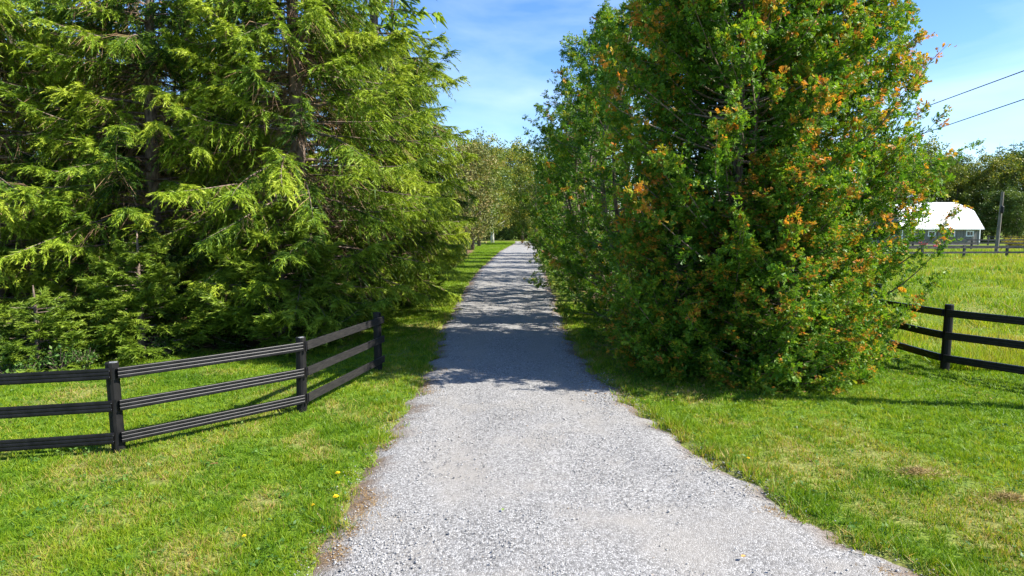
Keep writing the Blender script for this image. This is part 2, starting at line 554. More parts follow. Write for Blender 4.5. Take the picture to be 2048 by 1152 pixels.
# driveway: a crowned gravel bed, its edges dipping under the turf
ys = np.concatenate([np.arange(2.5, 30, 0.12), np.arange(30, Y_END, 0.6), [Y_END]])
NU = 25
us = np.linspace(0, 1, NU)
el, er = edge_l(ys) + jag(ys, 3.0) - 0.10, edge_r(ys) + jag(ys, 9.0) + 0.10
DX = el[:, None] + (er - el)[:, None] * us[None, :]
DY = np.repeat(ys[:, None], NU, 1)
ed = np.minimum(us, 1 - us)[None, :] * (er - el)[:, None]
wheel = np.exp(-((np.abs(us - 0.5) - 0.24) / 0.09) ** 2)[None, :]
DZ = -0.055 + 0.07 * sstep(0.0, 0.35, ed) - 0.018 * wheel + (vnoise(DX, DY, 1.5, 3) - 0.5) * 0.03 * sstep(0, 0.5, ed)
ii = (np.arange(len(ys) - 1)[:, None] * NU + np.arange(NU - 1)[None, :]).ravel()
Fq = np.stack([ii, ii + 1, ii + NU + 1, ii + NU], 1)
track = 0.5 * wheel * sstep(0.38, 0.62, vnoise(DX, DY * 0.35, 0.8, 3)) * np.ones_like(DX)
spot = gnd(1400, 1085)
track = np.maximum(track, 0.6 * sstep(0.9, 0.2, np.hypot((DX - spot.x) / 1.5, DY - spot.y) + (vnoise(DX, DY, 1.6, 4) - 0.5) * 1.3))
edge_dirt = sstep(0.40, 0.08, ed + (vnoise(DX, DY, 2.6, 4) - 0.5) * 0.7) * 0.85
d_me = faces_mesh('driveway', np.stack([DX.ravel(), DY.ravel(), DZ.ravel()], 1), Fq, M['gravel'], {'edge': ('POINT', edge_dirt.ravel()), 'track': ('POINT', track.ravel())}, smooth=True)
link('driveway', d_me, kind='structure')


def drive_z(x, y):
    ed = np.maximum(-drive_dist(x, y), 0) + 0.10
    return -0.055 + 0.07 * sstep(0.0, 0.35, ed)


def ground_z(x, y):
    d = drive_dist(x, y)
    return np.where(d > 0, height_fn(x, y), drive_z(x, y))


def gz(x, y):
    return float(ground_z(np.array([x], float), np.array([y], float))[0])


# ------------------------------------------------------------------ leaf clouds
def unit(a):
    return a / (np.linalg.norm(a, axis=-1, keepdims=True) + 1e-9)


def leaf_quads(P, D, Lg, Wd, r, up=None, jitter=1.0):
    """diamond leaves: base P, direction D, length, width; random roll round D (or broadside to up)"""
    n = len(P)
    rnd = r.normal(size=(n, 3))
    if up is not None:
        rnd = rnd * jitter + np.asarray(up)
    Wv = unit(np.cross(D, rnd)) * (Wd * 0.5)[:, None]
    mid = P + D * (Lg * 0.45)[:, None]
    V = np.stack([P, mid + Wv, P + D * Lg[:, None], mid - Wv], 1).reshape(-1, 3)
    return V


def quads_mesh(name, V, tint, mat):
    n = len(V) // 4
    Fc = np.arange(n * 4).reshape(n, 4)
    return faces_mesh(name, V, Fc, mat, {'tint': ('FACE', tint)})


def tri_mesh(name, P, D, Lg, Wd, T, mat, r, flare=False):
    """slim triangles: needled twigs (wide at the base) or cedar pieces (flared to the end)"""
    n = len(P)
    Wv = unit(np.cross(D, r.normal(size=(n, 3)))) * (Wd * 0.5)[:, None]
    if flare:
        E = P + D * Lg[:, None]
        V = np.stack([P, E - Wv, E + Wv], 1)
    else:
        V = np.stack([P - Wv, P + Wv, P + D * Lg[:, None]], 1)
    V = V.reshape(-1, 3)
    V[:, 2] = np.maximum(V[:, 2], 0.03)
    return faces_mesh(name, V, np.arange(n * 3).reshape(n, 3), mat, {'tint': ('FACE', np.clip(T, 0, 1))})


def spruce_mesh(name, seed, H, Rm, h0, mat, dens=1.0, droop=0.55, detail_top=9.0, young=False):
    """Norway spruce: tiers of limbs that sag and lift at the tip, hung with comb-like branchlets.
    returns (trunk mesh, needles mesh, dead twig mesh)"""
    r = rng(seed)
    wood, dead = Geo(), Geo()
    tp = np.linspace(0, 1, 9)
    base_r = 0.012 * H + 0.05
    lean = r.normal(size=2) * 0.012 * H
    tx = np.stack([lean[0] * tp ** 2, lean[1] * tp ** 2, tp * H], 1)
    tr = base_r * (1 - tp) ** 0.85 + 0.012
    tr[0] *= 1.35
    wood.tube(tx, tr, 9)
    Pl, Dl, Ll, Wl, Tl = [], [], [], [], []
    h = h0
    while h < H - 0.4:
        high = h > detail_top
        nl = int(r.integers(6, 9)) if not high else 4
        a0 = r.random() * 6.283
        for k in range(nl):
            a = a0 + k * 6.283 / nl + r.normal() * 0.3
            hh = h + r.normal() * 0.10
            u = min(max(hh / H, 0), 1)
            Lb = Rm * (1 - u) ** 0.72 * r.uniform(0.68, 1.10) * (1.0 if young else 0.50 + 0.50 * min(1.0, hh / 3.6))
            if Lb < 0.25:
                continue
            dr_ = droop * r.uniform(0.45, 1.35) * (1.0 if not young else 0.5)
            upt = r.uniform(0.22, 0.48)
            ltone = r.normal() * 0.13
            if r.random() < 0.07 and not young:
                ltone -= 0.3
            nt = 9
            t = np.linspace(0, 1, nt)
            wob = r.normal() * 0.10
            ang = a + wob * t ** 2
            rad = Lb * t
            zz = hh + Lb * (0.14 * t - dr_ * t ** 2 + upt * t ** 3)
            # limbs never push below the ground
            if zz[-1] < 0.15:
                zz = np.maximum(zz, 0.12 + 0.1 * t)
            limb = np.stack([np.cos(ang) * rad + np.interp(hh, tx[:, 2], tx[:, 0]), np.sin(ang) * rad + np.interp(hh, tx[:, 2], tx[:, 1]), zz], 1)
            wood.tube(limb, (0.006 + 0.0065 * Lb) * (1 - t) ** 0.9 + 0.003, 4, caps=False)
            # bare, dead inner branchlets
            t0 = 0.33 if (h < 7 and not young) else 0.2
            if not young and not high:
                for q in range(int(8 * Lb)):
                    tt = r.uniform(0.05, 0.75)
                    p0 = np.array([np.interp(tt, t, limb[:, i]) for i in range(3)])
                    dd = unit(np.array([math.cos(a + r.uniform(-1.4, 1.4)), math.sin(a + r.uniform(-1.4, 1.4)), -r.uniform(0.1, 1.5)]))
                    ln = r.uniform(0.25, 0.8)
                    mid = p0 + dd * ln * 0.5 + r.normal(size=3) * 0.04
                    dead.tube(np.stack([p0, mid, p0 + dd * ln + np.array([0, 0, -0.12 * ln])]), [0.007, 0.005, 0.002], 3, caps=False)
            # branchlets
            step = (0.085 if not high else 0.2) / dens
            if young:
                step *= 0.8
            ns = max(4, int(Lb * (1 - t0) / step))
            ts = np.sort(np.concatenate([r.uniform(t0, 1.0, ns), r.uniform(t0, 1.0, ns), np.linspace(0.9, 1, 4)]))
            side = r.choice([-1.0, 1.0], len(ts))
            p0 = np.stack([np.interp(ts, t, limb[:, i]) for i in range(3)], 1)
            tang = unit(np.gradient(limb, axis=0))
            tg = unit(np.stack([np.interp(ts, t, tang[:, i]) for i in range(3)], 1))
            sd_ = unit(np.cross(tg, np.array([0, 0, 1.0])))
            dirs = unit(tg * r.uniform(0.45, 0.9, len(ts))[:, None] + sd_ * side[:, None] * r.uniform(0.3, 0.9, len(ts))[:, None] + np.array([0, 0, 1]) * r.uniform(-0.35, 0.15, len(ts))[:, None])
            ln = (0.18 + 0.66 * np.sin(np.clip((1 - ts) * 1.5 + 0.25, 0, 1.57)) * min(1, Lb / 2.4)) * r.uniform(0.4, 1.15, len(ts))
            hang = r.uniform(0.12, 0.85, len(ts)) if not young else r.uniform(-0.05, 0.25, len(ts))
            kk = 6 if not high else 2
            Z1 = np.array([0, 0, 1.0])
            m_ = len(ts)
            tuft = 0.5 + 0.5 * np.sin(ts * 40 + r.random() * 6)     # light and dark runs along a limb
            for k_ in range(kk):
                s = k_ / kk
                s2 = s + 1.3 / kk
                pa = p0 + dirs * (ln * s)[:, None] - Z1 * (hang * ln * s ** 1.6)[:, None]
                pb = p0 + dirs * (ln * s2)[:, None] - Z1 * (hang * ln * s2 ** 1.6)[:, None]
                dv = pb - pa
                L_ = np.linalg.norm(dv, axis=1)
                du = dv / (L_[:, None] + 1e-9)
                Pl.append(pa); Dl.append(du); Ll.append(L_ * 1.15)
                Wl.append(np.full(m_, 0.028 if not high else 0.13))
                Tl.append(ltone + 0.12 + 0.45 * ts * (0.5 + 0.5 * s) + r.normal(size=m_) * 0.08)  # lime tips; tint also paints lit outer clumps against dark inner gaps
                if high:
                    continue
                # side twigs left and right of the branchlet lie in one drooping plane, like a feather
                pl = unit(np.cross(du, Z1 + r.normal(size=(m_, 3)) * 0.35))
                for q in (-1, 1, -0.8, 0.8):
                    tw = unit(du * 0.66 + pl * q * 0.75 + r.normal(size=(m_, 3)) * 0.16 + Z1 * (-0.14 if not young else 0.05))
                    tl = r.uniform(0.07, 0.165, m_) * (1.25 - 0.75 * s)
                    Pl.append(pa + dv * r.uniform(0, 0.9, m_)[:, None]); Dl.append(tw); Ll.append(tl)
                    Wl.append(r.uniform(0.016, 0.028, m_))
                    Tl.append(ltone + 0.14 + 0.62 * ts * (0.4 + 0.6 * s) + 0.10 * tuft + r.normal(size=m_) * 0.09)  # twigs share the painted lit-tip, dark-inside contrast
        h += (0.30 if not high else 0.5) * r.uniform(0.8, 1.25) / (1 if not young else 1.7)
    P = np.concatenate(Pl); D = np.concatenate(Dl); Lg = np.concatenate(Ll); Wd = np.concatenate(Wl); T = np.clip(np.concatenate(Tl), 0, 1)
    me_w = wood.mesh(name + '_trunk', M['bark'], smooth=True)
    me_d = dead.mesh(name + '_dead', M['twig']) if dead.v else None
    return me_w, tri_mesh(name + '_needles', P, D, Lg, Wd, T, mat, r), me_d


def cedar_mesh(name, seed, H, Rm, nlimb, nspray, orange=0.5, lf=(0.069, 0.032), lean=(0, 0), taper=3.0):
    """white cedar: several stems, limbs that sweep out and up, flat drooping sprays, rusty old tips"""
    r = rng(seed)
    wood = Geo()
    stems = []
    for k in range(4):
        a = k * 1.57 + r.random()
        t = np.linspace(0, 1, 9)
        sp = 0.35 * Rm * r.uniform(0.4, 1.1) * (k > 0)
        hh = H * (1.0 if k == 0 else r.uniform(0.72, 0.97))
        s = np.stack([np.cos(a) * (0.08 * (k > 0) + sp * t ** 0.8) + lean[0] * np.sin(np.pi * np.minimum(t * 1.05, 1)), np.sin(a) * (0.08 * (k > 0) + sp * t ** 0.8) + lean[1] * np.sin(np.pi * np.minimum(t * 1.05, 1)), hh * t], 1)
        wood.tube(s, (0.085 if k == 0 else 0.05) * (1 - t) + 0.01, 7)
        stems.append((s, hh))
    Pl, Dl, Nl, Tl = [], [], [], []
    for i in range(nlimb):
        st, hh = stems[int(r.integers(0, len(stems)))]
        u = (i + r.random()) / nlimb * 0.985
        he = 0.06 + u * (H - 0.1)                      # height of the limb's end on the crown's skin
        a = r.random() * 6.283
        Rp = Rm * (0.98 + 0.10 * math.sin(math.pi * min(u * 1.1, 1))) * math.sqrt(max(1 - u ** taper, 0.03))
        lob = 1.0 + 0.08 * math.sin(a * 3 + u * 9 + seed) + 0.06 * math.sin(a * 7 - u * 17)
        Rp *= lob * (r.uniform(0.74, 1.02) if r.random() < 0.72 else r.uniform(0.42, 0.74))
        if r.random() < 0.09 and u > 0.42:
            Rp *= 1.1
        hs = min(max(0.04, he - Rp * r.uniform(0.25, 0.8)), hh * 0.97)
        c = np.array([np.interp(hs, st[:, 2], st[:, 0]), np.interp(hs, st[:, 2], st[:, 1]), hs])
        E = np.array([math.cos(a) * Rp + lean[0] * math.sin(math.pi * min(u * 1.05, 1)), math.sin(a) * Rp + lean[1] * math.sin(math.pi * min(u * 1.05, 1)), he])
        t = np.linspace(0, 1, 8)
        Lb = float(np.linalg.norm(E - c)) + 0.1
        fl = (t ** 0.85)[:, None]
        limb = c + (E - c) * np.concatenate([fl, fl, (t ** 1.5)[:, None]], 1)
        limb[:, :2] += r.normal(size=2) * 0.12 * np.sin(t * math.pi)[:, None]
        limb[-1] += np.array([0, 0, 0.12 * (u > 0.1)])
        wood.tube(limb, (0.005 + 0.006 * Lb) * (1 - t) + 0.003, 4, caps=False)
        tang = unit(np.gradient(limb, axis=0))
        # secondary twigs, each carrying a run of sprays
        nsec = int(nspray / 9)
        limb_or = r.random() ** 2.6 * 1.7
        for q in range(nsec):
            tt = 1 - 0.75 * r.random() ** 1.25
            p0 = np.array([np.interp(tt, t, limb[:, k]) for k in range(3)])
            tg = unit(np.array([np.interp(tt, t, tang[:, k]) for k in range(3)]))
            dr = unit(tg * r.uniform(0.3, 1.0) + r.normal(size=3) * 0.55 + np.array([0, 0, 0.15]))
            ln = r.uniform(0.18, 0.52) * (0.6 + 0.5 * (1 - tt) + 0.1)
            if r.random() < 0.12:
                wood.tube(np.stack([p0, p0 + dr * ln * 0.6, p0 + dr * ln]), [0.005, 0.004, 0.002], 3, caps=False)
            m_ = 9
            s = r.random(m_)
            pp = p0 + dr * (s * ln)[:, None] + r.normal(size=(m_, 3)) * 0.035
            dd = unit(dr * 0.8 + r.normal(size=(m_, 3)) * 0.55 + np.array([0, 0, -0.15]))
            Pl.append(pp); Dl.append(dd)
            Nl.append(unit(r.normal(size=(m_, 3))))
            depth = tt
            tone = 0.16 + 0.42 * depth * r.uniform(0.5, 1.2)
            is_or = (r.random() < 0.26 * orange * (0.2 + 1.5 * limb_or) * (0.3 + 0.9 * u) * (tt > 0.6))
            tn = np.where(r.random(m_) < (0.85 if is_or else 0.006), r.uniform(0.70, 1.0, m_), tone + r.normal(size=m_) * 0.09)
            Tl.append(tn)
    P = np.concatenate(Pl); D = np.concatenate(Dl); N = np.concatenate(Nl); T = np.concatenate(Tl)
    # each spray: a flat fan of short pieces
    sidev = unit(np.cross(D, N))
    szs = np.clip(r.lognormal(0, 0.35, len(P)), 0.5, 2.2)
    Vs, Ts = [], []
    for (off, ang, ls) in ((0.0, 0.0, 1.0), (0.5, 0.25, 0.8), (0.2, 0.75, 0.75), (0.2, -0.75, 0.75), (0.55, 0.6, 0.7), (0.55, -0.6, 0.7)):
        base = P + D * (lf[0] * off)
        dv = unit(D * math.cos(ang) + sidev * math.sin(ang) + r.normal(size=D.shape) * 0.16)
        Lg = lf[0] * ls * r.uniform(0.7, 1.3, len(P)) * szs
        Wv = unit(np.cross(dv, N + r.normal(size=N.shape) * 0.35)) * (szs ** 0.6 * lf[1] * 0.5 * r.uniform(0.8, 1.3, len(P)))[:, None]
        E = base + dv * Lg[:, None]
        Vs.append(np.stack([base, E + Wv, E - Wv * 0.6], 1).reshape(-1, 3))
        Ts.append(np.clip(T + r.normal(size=len(T)) * 0.03, 0, 1))
    V = np.concatenate(Vs)
    V[:, 2] = np.maximum(V[:, 2], 0.02)
    n_ = len(V) // 3
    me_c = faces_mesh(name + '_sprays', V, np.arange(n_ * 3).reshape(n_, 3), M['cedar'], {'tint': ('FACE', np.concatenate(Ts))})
    return wood.mesh(name + '_trunk', M['cbark'], smooth=True), me_c


def broad_mesh(name, seed, H, Rm, h0, nleaf, lsize, mat, bark, spread=1.0, gap=0.8):
    """broad-leaved tree: forked trunk and limbs, leaf clumps round the branch ends"""
    r = rng(seed)
    wood = Geo()
    t = np.linspace(0, 1, 8)
    bend = r.normal(size=2) * 0.05 * H
    tk = np.stack([bend[0] * t ** 1.5, bend[1] * t ** 1.5, H * 0.93 * t], 1)
    wood.tube(tk, 0.018 * H * (1 - t) ** 0.9 + 0.02, 8)
    tips = []
    nb = 34
    for i in range(nb):
        u = h0 + (1 - h0) * (i + r.random()) / nb
        c = np.array([np.interp(u * H * 0.93, tk[:, 2], tk[:, k]) for k in range(3)])
        a = i * 2.4 + r.normal() * 0.4
        v = (u - h0) / (1 - h0)
        Lb = Rm * (0.55 + 0.75 * math.sin(math.pi * min(v * 0.85 + 0.12, 1))) * r.uniform(0.65, 1.05) * spread * 0.8
        up = r.uniform(0.25, 0.8)
        s = np.linspace(0, 1, 5)
        limb = np.stack([c[0] + np.cos(a) * Lb * s, c[1] + np.sin(a) * Lb * s, c[2] + up * Lb * s ** 1.2], 1)
        wood.tube(limb, (0.004 * H * (1 - u * 0.6)) * (1 - s) + 0.01, 5, caps=False)
        for q in range(7):
            tt = r.uniform(0.35, 1.05)
            p = np.array([np.interp(tt, s, limb[:, k]) for k in range(3)]) + r.normal(size=3) * Rm * 0.13
            tips.append(p)
    tips = np.array(tips)
    idx = r.integers(0, len(tips), nleaf)
    tone = r.random(len(tips))
    P = tips[idx] + r.normal(size=(nleaf, 3)) * Rm * np.array([0.105, 0.105, 0.08]) * gap
    D = unit(r.normal(size=(nleaf, 3)) + np.array([0, 0, -0.4]))
    Lg = lsize * r.uniform(0.7, 1.4, nleaf)
    V = leaf_quads(P, D, Lg, Lg * 0.62, r)
    T = np.clip(tone[idx] * 0.6 + 0.2 + r.normal(size=nleaf) * 0.15, 0, 1)
    return wood.mesh(name + '_trunk', bark, smooth=True), quads_mesh(name + '_leaves', V, T, mat)


def plant_tree(name, label, cat, meshes, loc, rz=0, scale=1.0, group=None):
    sc3 = (scale, scale, scale) if np.ndim(scale) == 0 else scale
    t = thing(name, label, cat, loc, rz, group, sc3)
    link('trunk', meshes[0], t)
    link('crown', meshes[1], t, kind='stuff')
    if len(meshes) > 2 and meshes[2] is not None:
        link('dead_twigs', meshes[2], t, kind='stuff')
    return t


# ------------------------------------------------------------------ spruces on the left
SP = [spruce_mesh('spruce_a', 11, 15.0, 4.6, 0.7, M['spruce']),
      spruce_mesh('spruce_b', 12, 16.0, 4.3, 0.5, M['spruce'], droop=0.62),
      spruce_mesh('spruce_c', 13, 14.0, 4.7, 0.9, M['spruce'], droop=0.48)]
SPOTS = [
    (0, -5.7, 17.4, 2.7, 1.08, 'tall spruce behind the last fence panel, its bare trunk showing at top'),
    (2, -9.6, 17.2, 2.1, 1.0, 'tall spruce with sagging lime green limbs behind the middle fence panel'),
    (1, -13.2, 16.3, 1.2, 1.0, 'tall spruce at the far left with long hanging branchlets and brown inner twigs'),
    (1, -4.75, 22.8, 3.4, 1.08, 'tall spruce with tiered limbs reaching right towards the gravel driveway'),
    (0, -5.3, 28.4, 5.0, 0.98, 'shaded spruce next along the driveway past the tiered spruce'), (2, -5.9, 33.8, 0.9, 0.82, None), (1, -6.4, 39.8, 2.6, 0.70, None), (0, -6.0, 46.0, 1.9, 0.62, 'smallest and farthest spruce of the row beside the brownish shrubs'),
    (2, -9.8, 23.5, 4.4, 1.0, None), (0, -14.0, 22.0, 3.0, 1.0, None), (2, -18.0, 18.5, 0.3, 1.0, None), (1, -18.5, 24.5, 1.0, 1.0, None), (0, -17.0, 30.5, 2.2, 1.0, None), (2, -12.0, 29.5, 5.2, 1.0, None), (1, -23.5, 27.0, 4.1, 1.0, None),
]
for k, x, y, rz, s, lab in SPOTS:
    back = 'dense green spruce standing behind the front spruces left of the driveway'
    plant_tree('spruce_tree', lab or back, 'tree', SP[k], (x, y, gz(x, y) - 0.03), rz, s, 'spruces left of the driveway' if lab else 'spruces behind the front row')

YS = spruce_mesh('young_spruce', 21, 2.9, 1.75, 0.12, M['young'], dens=0.9, young=True, detail_top=99)
YS2 = spruce_mesh('young_spruce_low', 22, 2.1, 1.9, 0.10, M['young'], dens=0.9, young=True, detail_top=99)
for ms, x, y, rz, s, lab in [
    (YS, -8.5, 14.5, 0.2, 1.0, 'bushy young light green spruce just behind the left fence'),
    (YS2, -9.9, 13.2, 1.0, 0.85, 'low spreading young spruce over the fence at the left'),
    (YS2, -12.3, 13.4, 2.0, 0.9, 'low young spruce at the left edge of the lawn'),
    (YS, -5.75, 15.9, 2.2, 1.35, 'lit young spruce standing in front of the tall spruce with the bare trunk'),
    (YS, -4.7, 19.0, 1.4, 0.95, 'small dark shaded spruce beside the last fence post'),
    (YS, -4.6, 22.6, 2.7, 0.85, 'small dark shaded spruce at the edge of the mown verge'),
    (YS2, -4.4, 27.6, 0.5, 0.8, 'low dark young spruce farther along the mown verge'),
]:
    plant_tree('young_spruce', lab, 'tree', ms, (x, y, gz(x, y) - 0.02), rz, s, 'young spruces')

# ------------------------------------------------------------------ cedars on the right
CE = [cedar_mesh('cedar_a', 31, 10.6, 2.6, 390, 225, 1.05),
      cedar_mesh('cedar_b', 32, 10.4, 2.5, 360, 180, 1.15),
      cedar_mesh('cedar_c', 33, 10.8, 2.7, 140, 117, 0.22, lf=(0.095, 0.036), lean=(-1.25, 0.0), taper=1.7)]
cedars = [
    (0, 4.6, 13.1, 2.1, 1.04, 'orange-tipped cedar standing at the front of the row on the lawn'),
    (1, 6.65, 14.2, 2.3, 0.94, 'orange-tipped cedar on the right end of the row, nearest the paddock fence'),
    (1, 5.05, 12.0, 1.2, (0.58, 0.58, 0.42), 'low orange-tipped cedar bush at the foot of the front cedar, nearest the lawn'),
    (1, 3.35, 12.9, 4.4, (0.5, 0.5, 0.36), 'low cedar bush at the foot of the front cedar, on its driveway side'),
    (2, 4.3, 15.2, 3.3, 0.86, 'slender dark cedar close behind the front cedar, its leaves filling the gap beside it'),
    (2, 4.25, 17.0, 1.6, 0.98, 'dark green cedar just behind the front cedar, beside the driveway'),
    (2, 4.2, 20.6, 0.5, 0.98, 'third cedar back along the driveway, in shade behind the front cedar'), (2, 4.2, 24.8, -0.3, 0.98, None), (2, 4.2, 28.6, 0.2, 1.16, 'tallest dark cedar against the sky, leaning over the right side of the driveway'),
    (2, 4.3, 34.0, -0.5, 0.95, None), (2, 4.5, 39.2, 0.6, 1.05, None), (2, 4.7, 44.8, 0.0, 0.95, None),
    (2, 4.9, 50.6, -0.4, 0.95, None), (2, 5.1, 56.4, 0.4, 0.92, None), (2, 5.4, 62.0, -0.1, 0.9, None), (2, 5.6, 67.4, 0.3, 0.9, 'last cedar of the row where the shade on the driveway ends'),
    (2, 7.4, 18.2, 4.0, 0.85, 'cedar tucked behind the right-hand orange-tipped cedar, away from the driveway'),
]
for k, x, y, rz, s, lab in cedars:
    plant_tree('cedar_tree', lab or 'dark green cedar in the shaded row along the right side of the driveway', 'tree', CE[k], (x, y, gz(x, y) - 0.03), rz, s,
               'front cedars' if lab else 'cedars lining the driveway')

# ------------------------------------------------------------------ trees and shrubs at the end of the driveway
birch = broad_mesh('birch', 41, 16.5, 4.6, 0.16, 16000, 0.24, M['birchleaf'], M['whitebark'])
b1 = broad_mesh('broad_a', 42, 15.0, 5.0, 0.10, 15000, 0.27, M['farleaf'], M['bark'])
b2 = broad_mesh('broad_b', 43, 13.0, 4.6, 0.08, 15000, 0.27, M['darkleaf'], M['bark'])
b3 = broad_mesh('broad_c', 44, 14.0, 4.8, 0.12, 8000, 0.30, M['brownleaf'], M['bark'])
pine = spruce_mesh('far_pine', 45, 18.0, 3.6, 1.5, M['darkleaf'], dens=0.35, droop=0.25, detail_top=0.5)
p = gnd(985, 486)
plant_tree('birch_tree', 'yellowing birch with a pale trunk at the end of the driveway', 'tree', birch, (p.x, p.y, 0), 0.5)
for ms, px, y, h, rz, lab in [
    (b3, 930, 62, 10.5, 0.2, 'brownish tree between the last spruce and the birch'),
    (b1, 945, 78, 13.0, 3.1, 'full olive tree rising behind the brownish tree'),
    (b1, 1072, 100, 14.0, 2.9, 'green tree half hidden behind the far end of the cedar row'),
    (b1, 958, 92, 13.5, 1.4, 'green and yellow tree just left of the birch'),
    (b1, 1012, 128, 18.0, 2.2, 'olive tree close behind the birch'),
    (b1, 1045, 126, 17.0, 4.2, 'yellow-green tree right of the birch above the driveway end'),
    (b2, 972, 136, 12.0, 0.7, 'dark tree behind the birch on its left'),
    (b2, 1030, 140, 9.0, 3.0, 'low dark tree at the end of the driveway'),
    (b2, 1066, 140, 12.0, 5.0, 'dark tree past the right end of the driveway'),
]:
    q = dep(px, 486, y)
    base = {id(b1): 15.0, id(b2): 13.0, id(b3): 14.0}[id(ms)]
    plant_tree('broadleaf_tree', lab, 'tree', ms, (q.x, y, 0), rz, h / base, 'trees at the end of the driveway')


def shrub_mesh(name, seed, rad, h, n, ls, mat):
    r = rng(seed)
    wood = Geo()
    tips = []
    for i in range(26):
        a = r.random() * 6.283
        s = np.linspace(0, 1, 4)
        rr, hh = rad * r.uniform(0.3, 1.0), h * r.uniform(0.45, 1.0)
        st = np.stack([np.cos(a) * rr * s ** 1.2, np.sin(a) * rr * s ** 1.2, hh * s], 1)
        wood.tube(st, 0.012 * (1 - s) + 0.004, 4, caps=False)
        for q in range(5):
            tt = r.uniform(0.3, 1.0)
            tips.append([np.interp(tt, s, st[:, k]) for k in range(3)])
    tips = np.array(tips)
    idx = r.integers(0, len(tips), n)
    P = tips[idx] + r.normal(size=(n, 3)) * rad * 0.13
    P[:, 2] = np.maximum(P[:, 2], 0.03)
    D = unit(r.normal(size=(n, 3)) + np.array([0, 0, 0.2]))
    Lg = ls * r.uniform(0.6, 1.3, n)
    V = leaf_quads(P, D, Lg, Lg * 0.5, r)
    V[:, 2] = np.maximum(V[:, 2], 0.01)
    T = np.clip(r.random(len(tips))[idx] * 0.6 + 0.2 + r.normal(size=n) * 0.15, 0, 1)
    return wood.mesh(name + '_stems', M['bark']), quads_mesh(name + '_leaves', V, T, mat)


def plant_shrub(name, label, ms, loc, rz=0.0, s=1.0, group=None, cat='shrub'):
    t = thing(name, label, cat, loc, rz, group, (s, s, s))
    link('stems', ms[0], t)
    link('leaves', ms[1], t, kind='stuff')
    return t


sh_g = shrub_mesh('shrub_green', 51, 1.3, 1.9, 2600, 0.13, M['farleaf'])
sh_b = shrub_mesh('shrub_brown', 52, 1.2, 2.0, 2400, 0.13, M['brownleaf'])
for ms, x, y, s, lab in [
    (sh_g, -4.1, 35.0, 0.9, 'round green shrub along the mown verge left of the driveway'),
    (sh_b, -4.2, 41.0, 1.2, 'brownish shrub beyond the spruces left of the driveway'),
    (sh_g, -4.4, 48.5, 1.3, 'green shrub farthest along the left verge'),
    (sh_b, -5.6, 58.0, 1.7, 'tall brown-leaved shrub below the brownish tree'),
]:
    plant_shrub('shrub', lab, ms, (x, y, gz(x, y)), x, s, 'shrubs along the left verge')
hedge = shrub_mesh('hedge', 53, 2.6, 2.8, 3000, 0.26, M['darkleaf'])
for i, px in enumerate((962, 990, 1018, 1046, 1074)):
    q = dep(px, 480, 126 + 2 * (i % 2))
    plant_shrub('dark_bush', 'dark bush in the low hedgerow across the end of the driveway', hedge, (q.x, q.y, 0), i * 1.3, 1.0 + 0.1 * (i % 3), 'hedgerow at the driveway end')

# ------------------------------------------------------------------ left fence
def rail_mesh(name, a, b, hgt, thick, ribs, mat, out, sag=0.0, za=0.0, zb=0.0):
    """a rail from a to b; ribbed rails carry three raised bands on the outer side"""
    a, b = np.array(a, float), np.array(b, float)
    along = b - a
    L = np.linalg.norm(along)
    ax = along / L
    o = np.array([-ax[1], ax[0], 0]); o /= np.linalg.norm(o)
    if np.dot(o, out) < 0:
        o = -o
    if ribs:
        prof = []
        w = hgt / 2
        for k in range(3):
            c = w - (k * 2 + 1) * hgt / 6
            q = hgt / 6
            prof += [(c + q * 0.96, 0.74), (c + q * 0.76, 0.82), (c - q * 0.2, 0.86), (c - q * 0.92, 0.72)]
        prof += [(-w, 0.5), (-w, -0.5), (w, -0.5)]
    else:
        w = hgt / 2
        prof = [(w, 0.42), (w * 0.94, 0.5), (-w * 0.94, 0.5), (-w, 0.42), (-w, -0.5), (w, -0.5)]
    n, ns = len(prof), 9
    s = np.linspace(0, 1, ns)
    V = []
    for q in s:
        c = a + along * q - np.array([0, 0, sag * 4 * q * (1 - q)])
        for (zz, oo) in prof:
            V.append(c + o * oo * thick + np.array([0, 0, zz]))
    g = Geo()
    Fs = []
    for i in range(ns - 1):
        for k in range(n):
            k2 = (k + 1) % n
            Fs.append((i * n + k, i * n + k2, (i + 1) * n + k2, (i + 1) * n + k))
    Fs += [tuple(range(n))[::-1], tuple((ns - 1) * n + k for k in range(n))]
    g.add(V, Fs)
    me = g.mesh(name, mat)
    import bmesh
    bm = bmesh.new(); bm.from_mesh(me); bmesh.ops.recalc_face_normals(bm, faces=bm.faces); bm.to_mesh(me); bm.free()
    return me


def post_mesh(name, h, rad, mat, sides=14):
    g = Geo()
    z = np.array([-0.35, 0.0, h * 0.5, h - 0.012, h])
    rr = np.array([1.03, 1.02, 1.0, 0.98, 0.93]) * rad
    g.tube(np.stack([0 * z, 0 * z, z], 1), rr, sides)
    return g.mesh(name, mat, smooth=False)


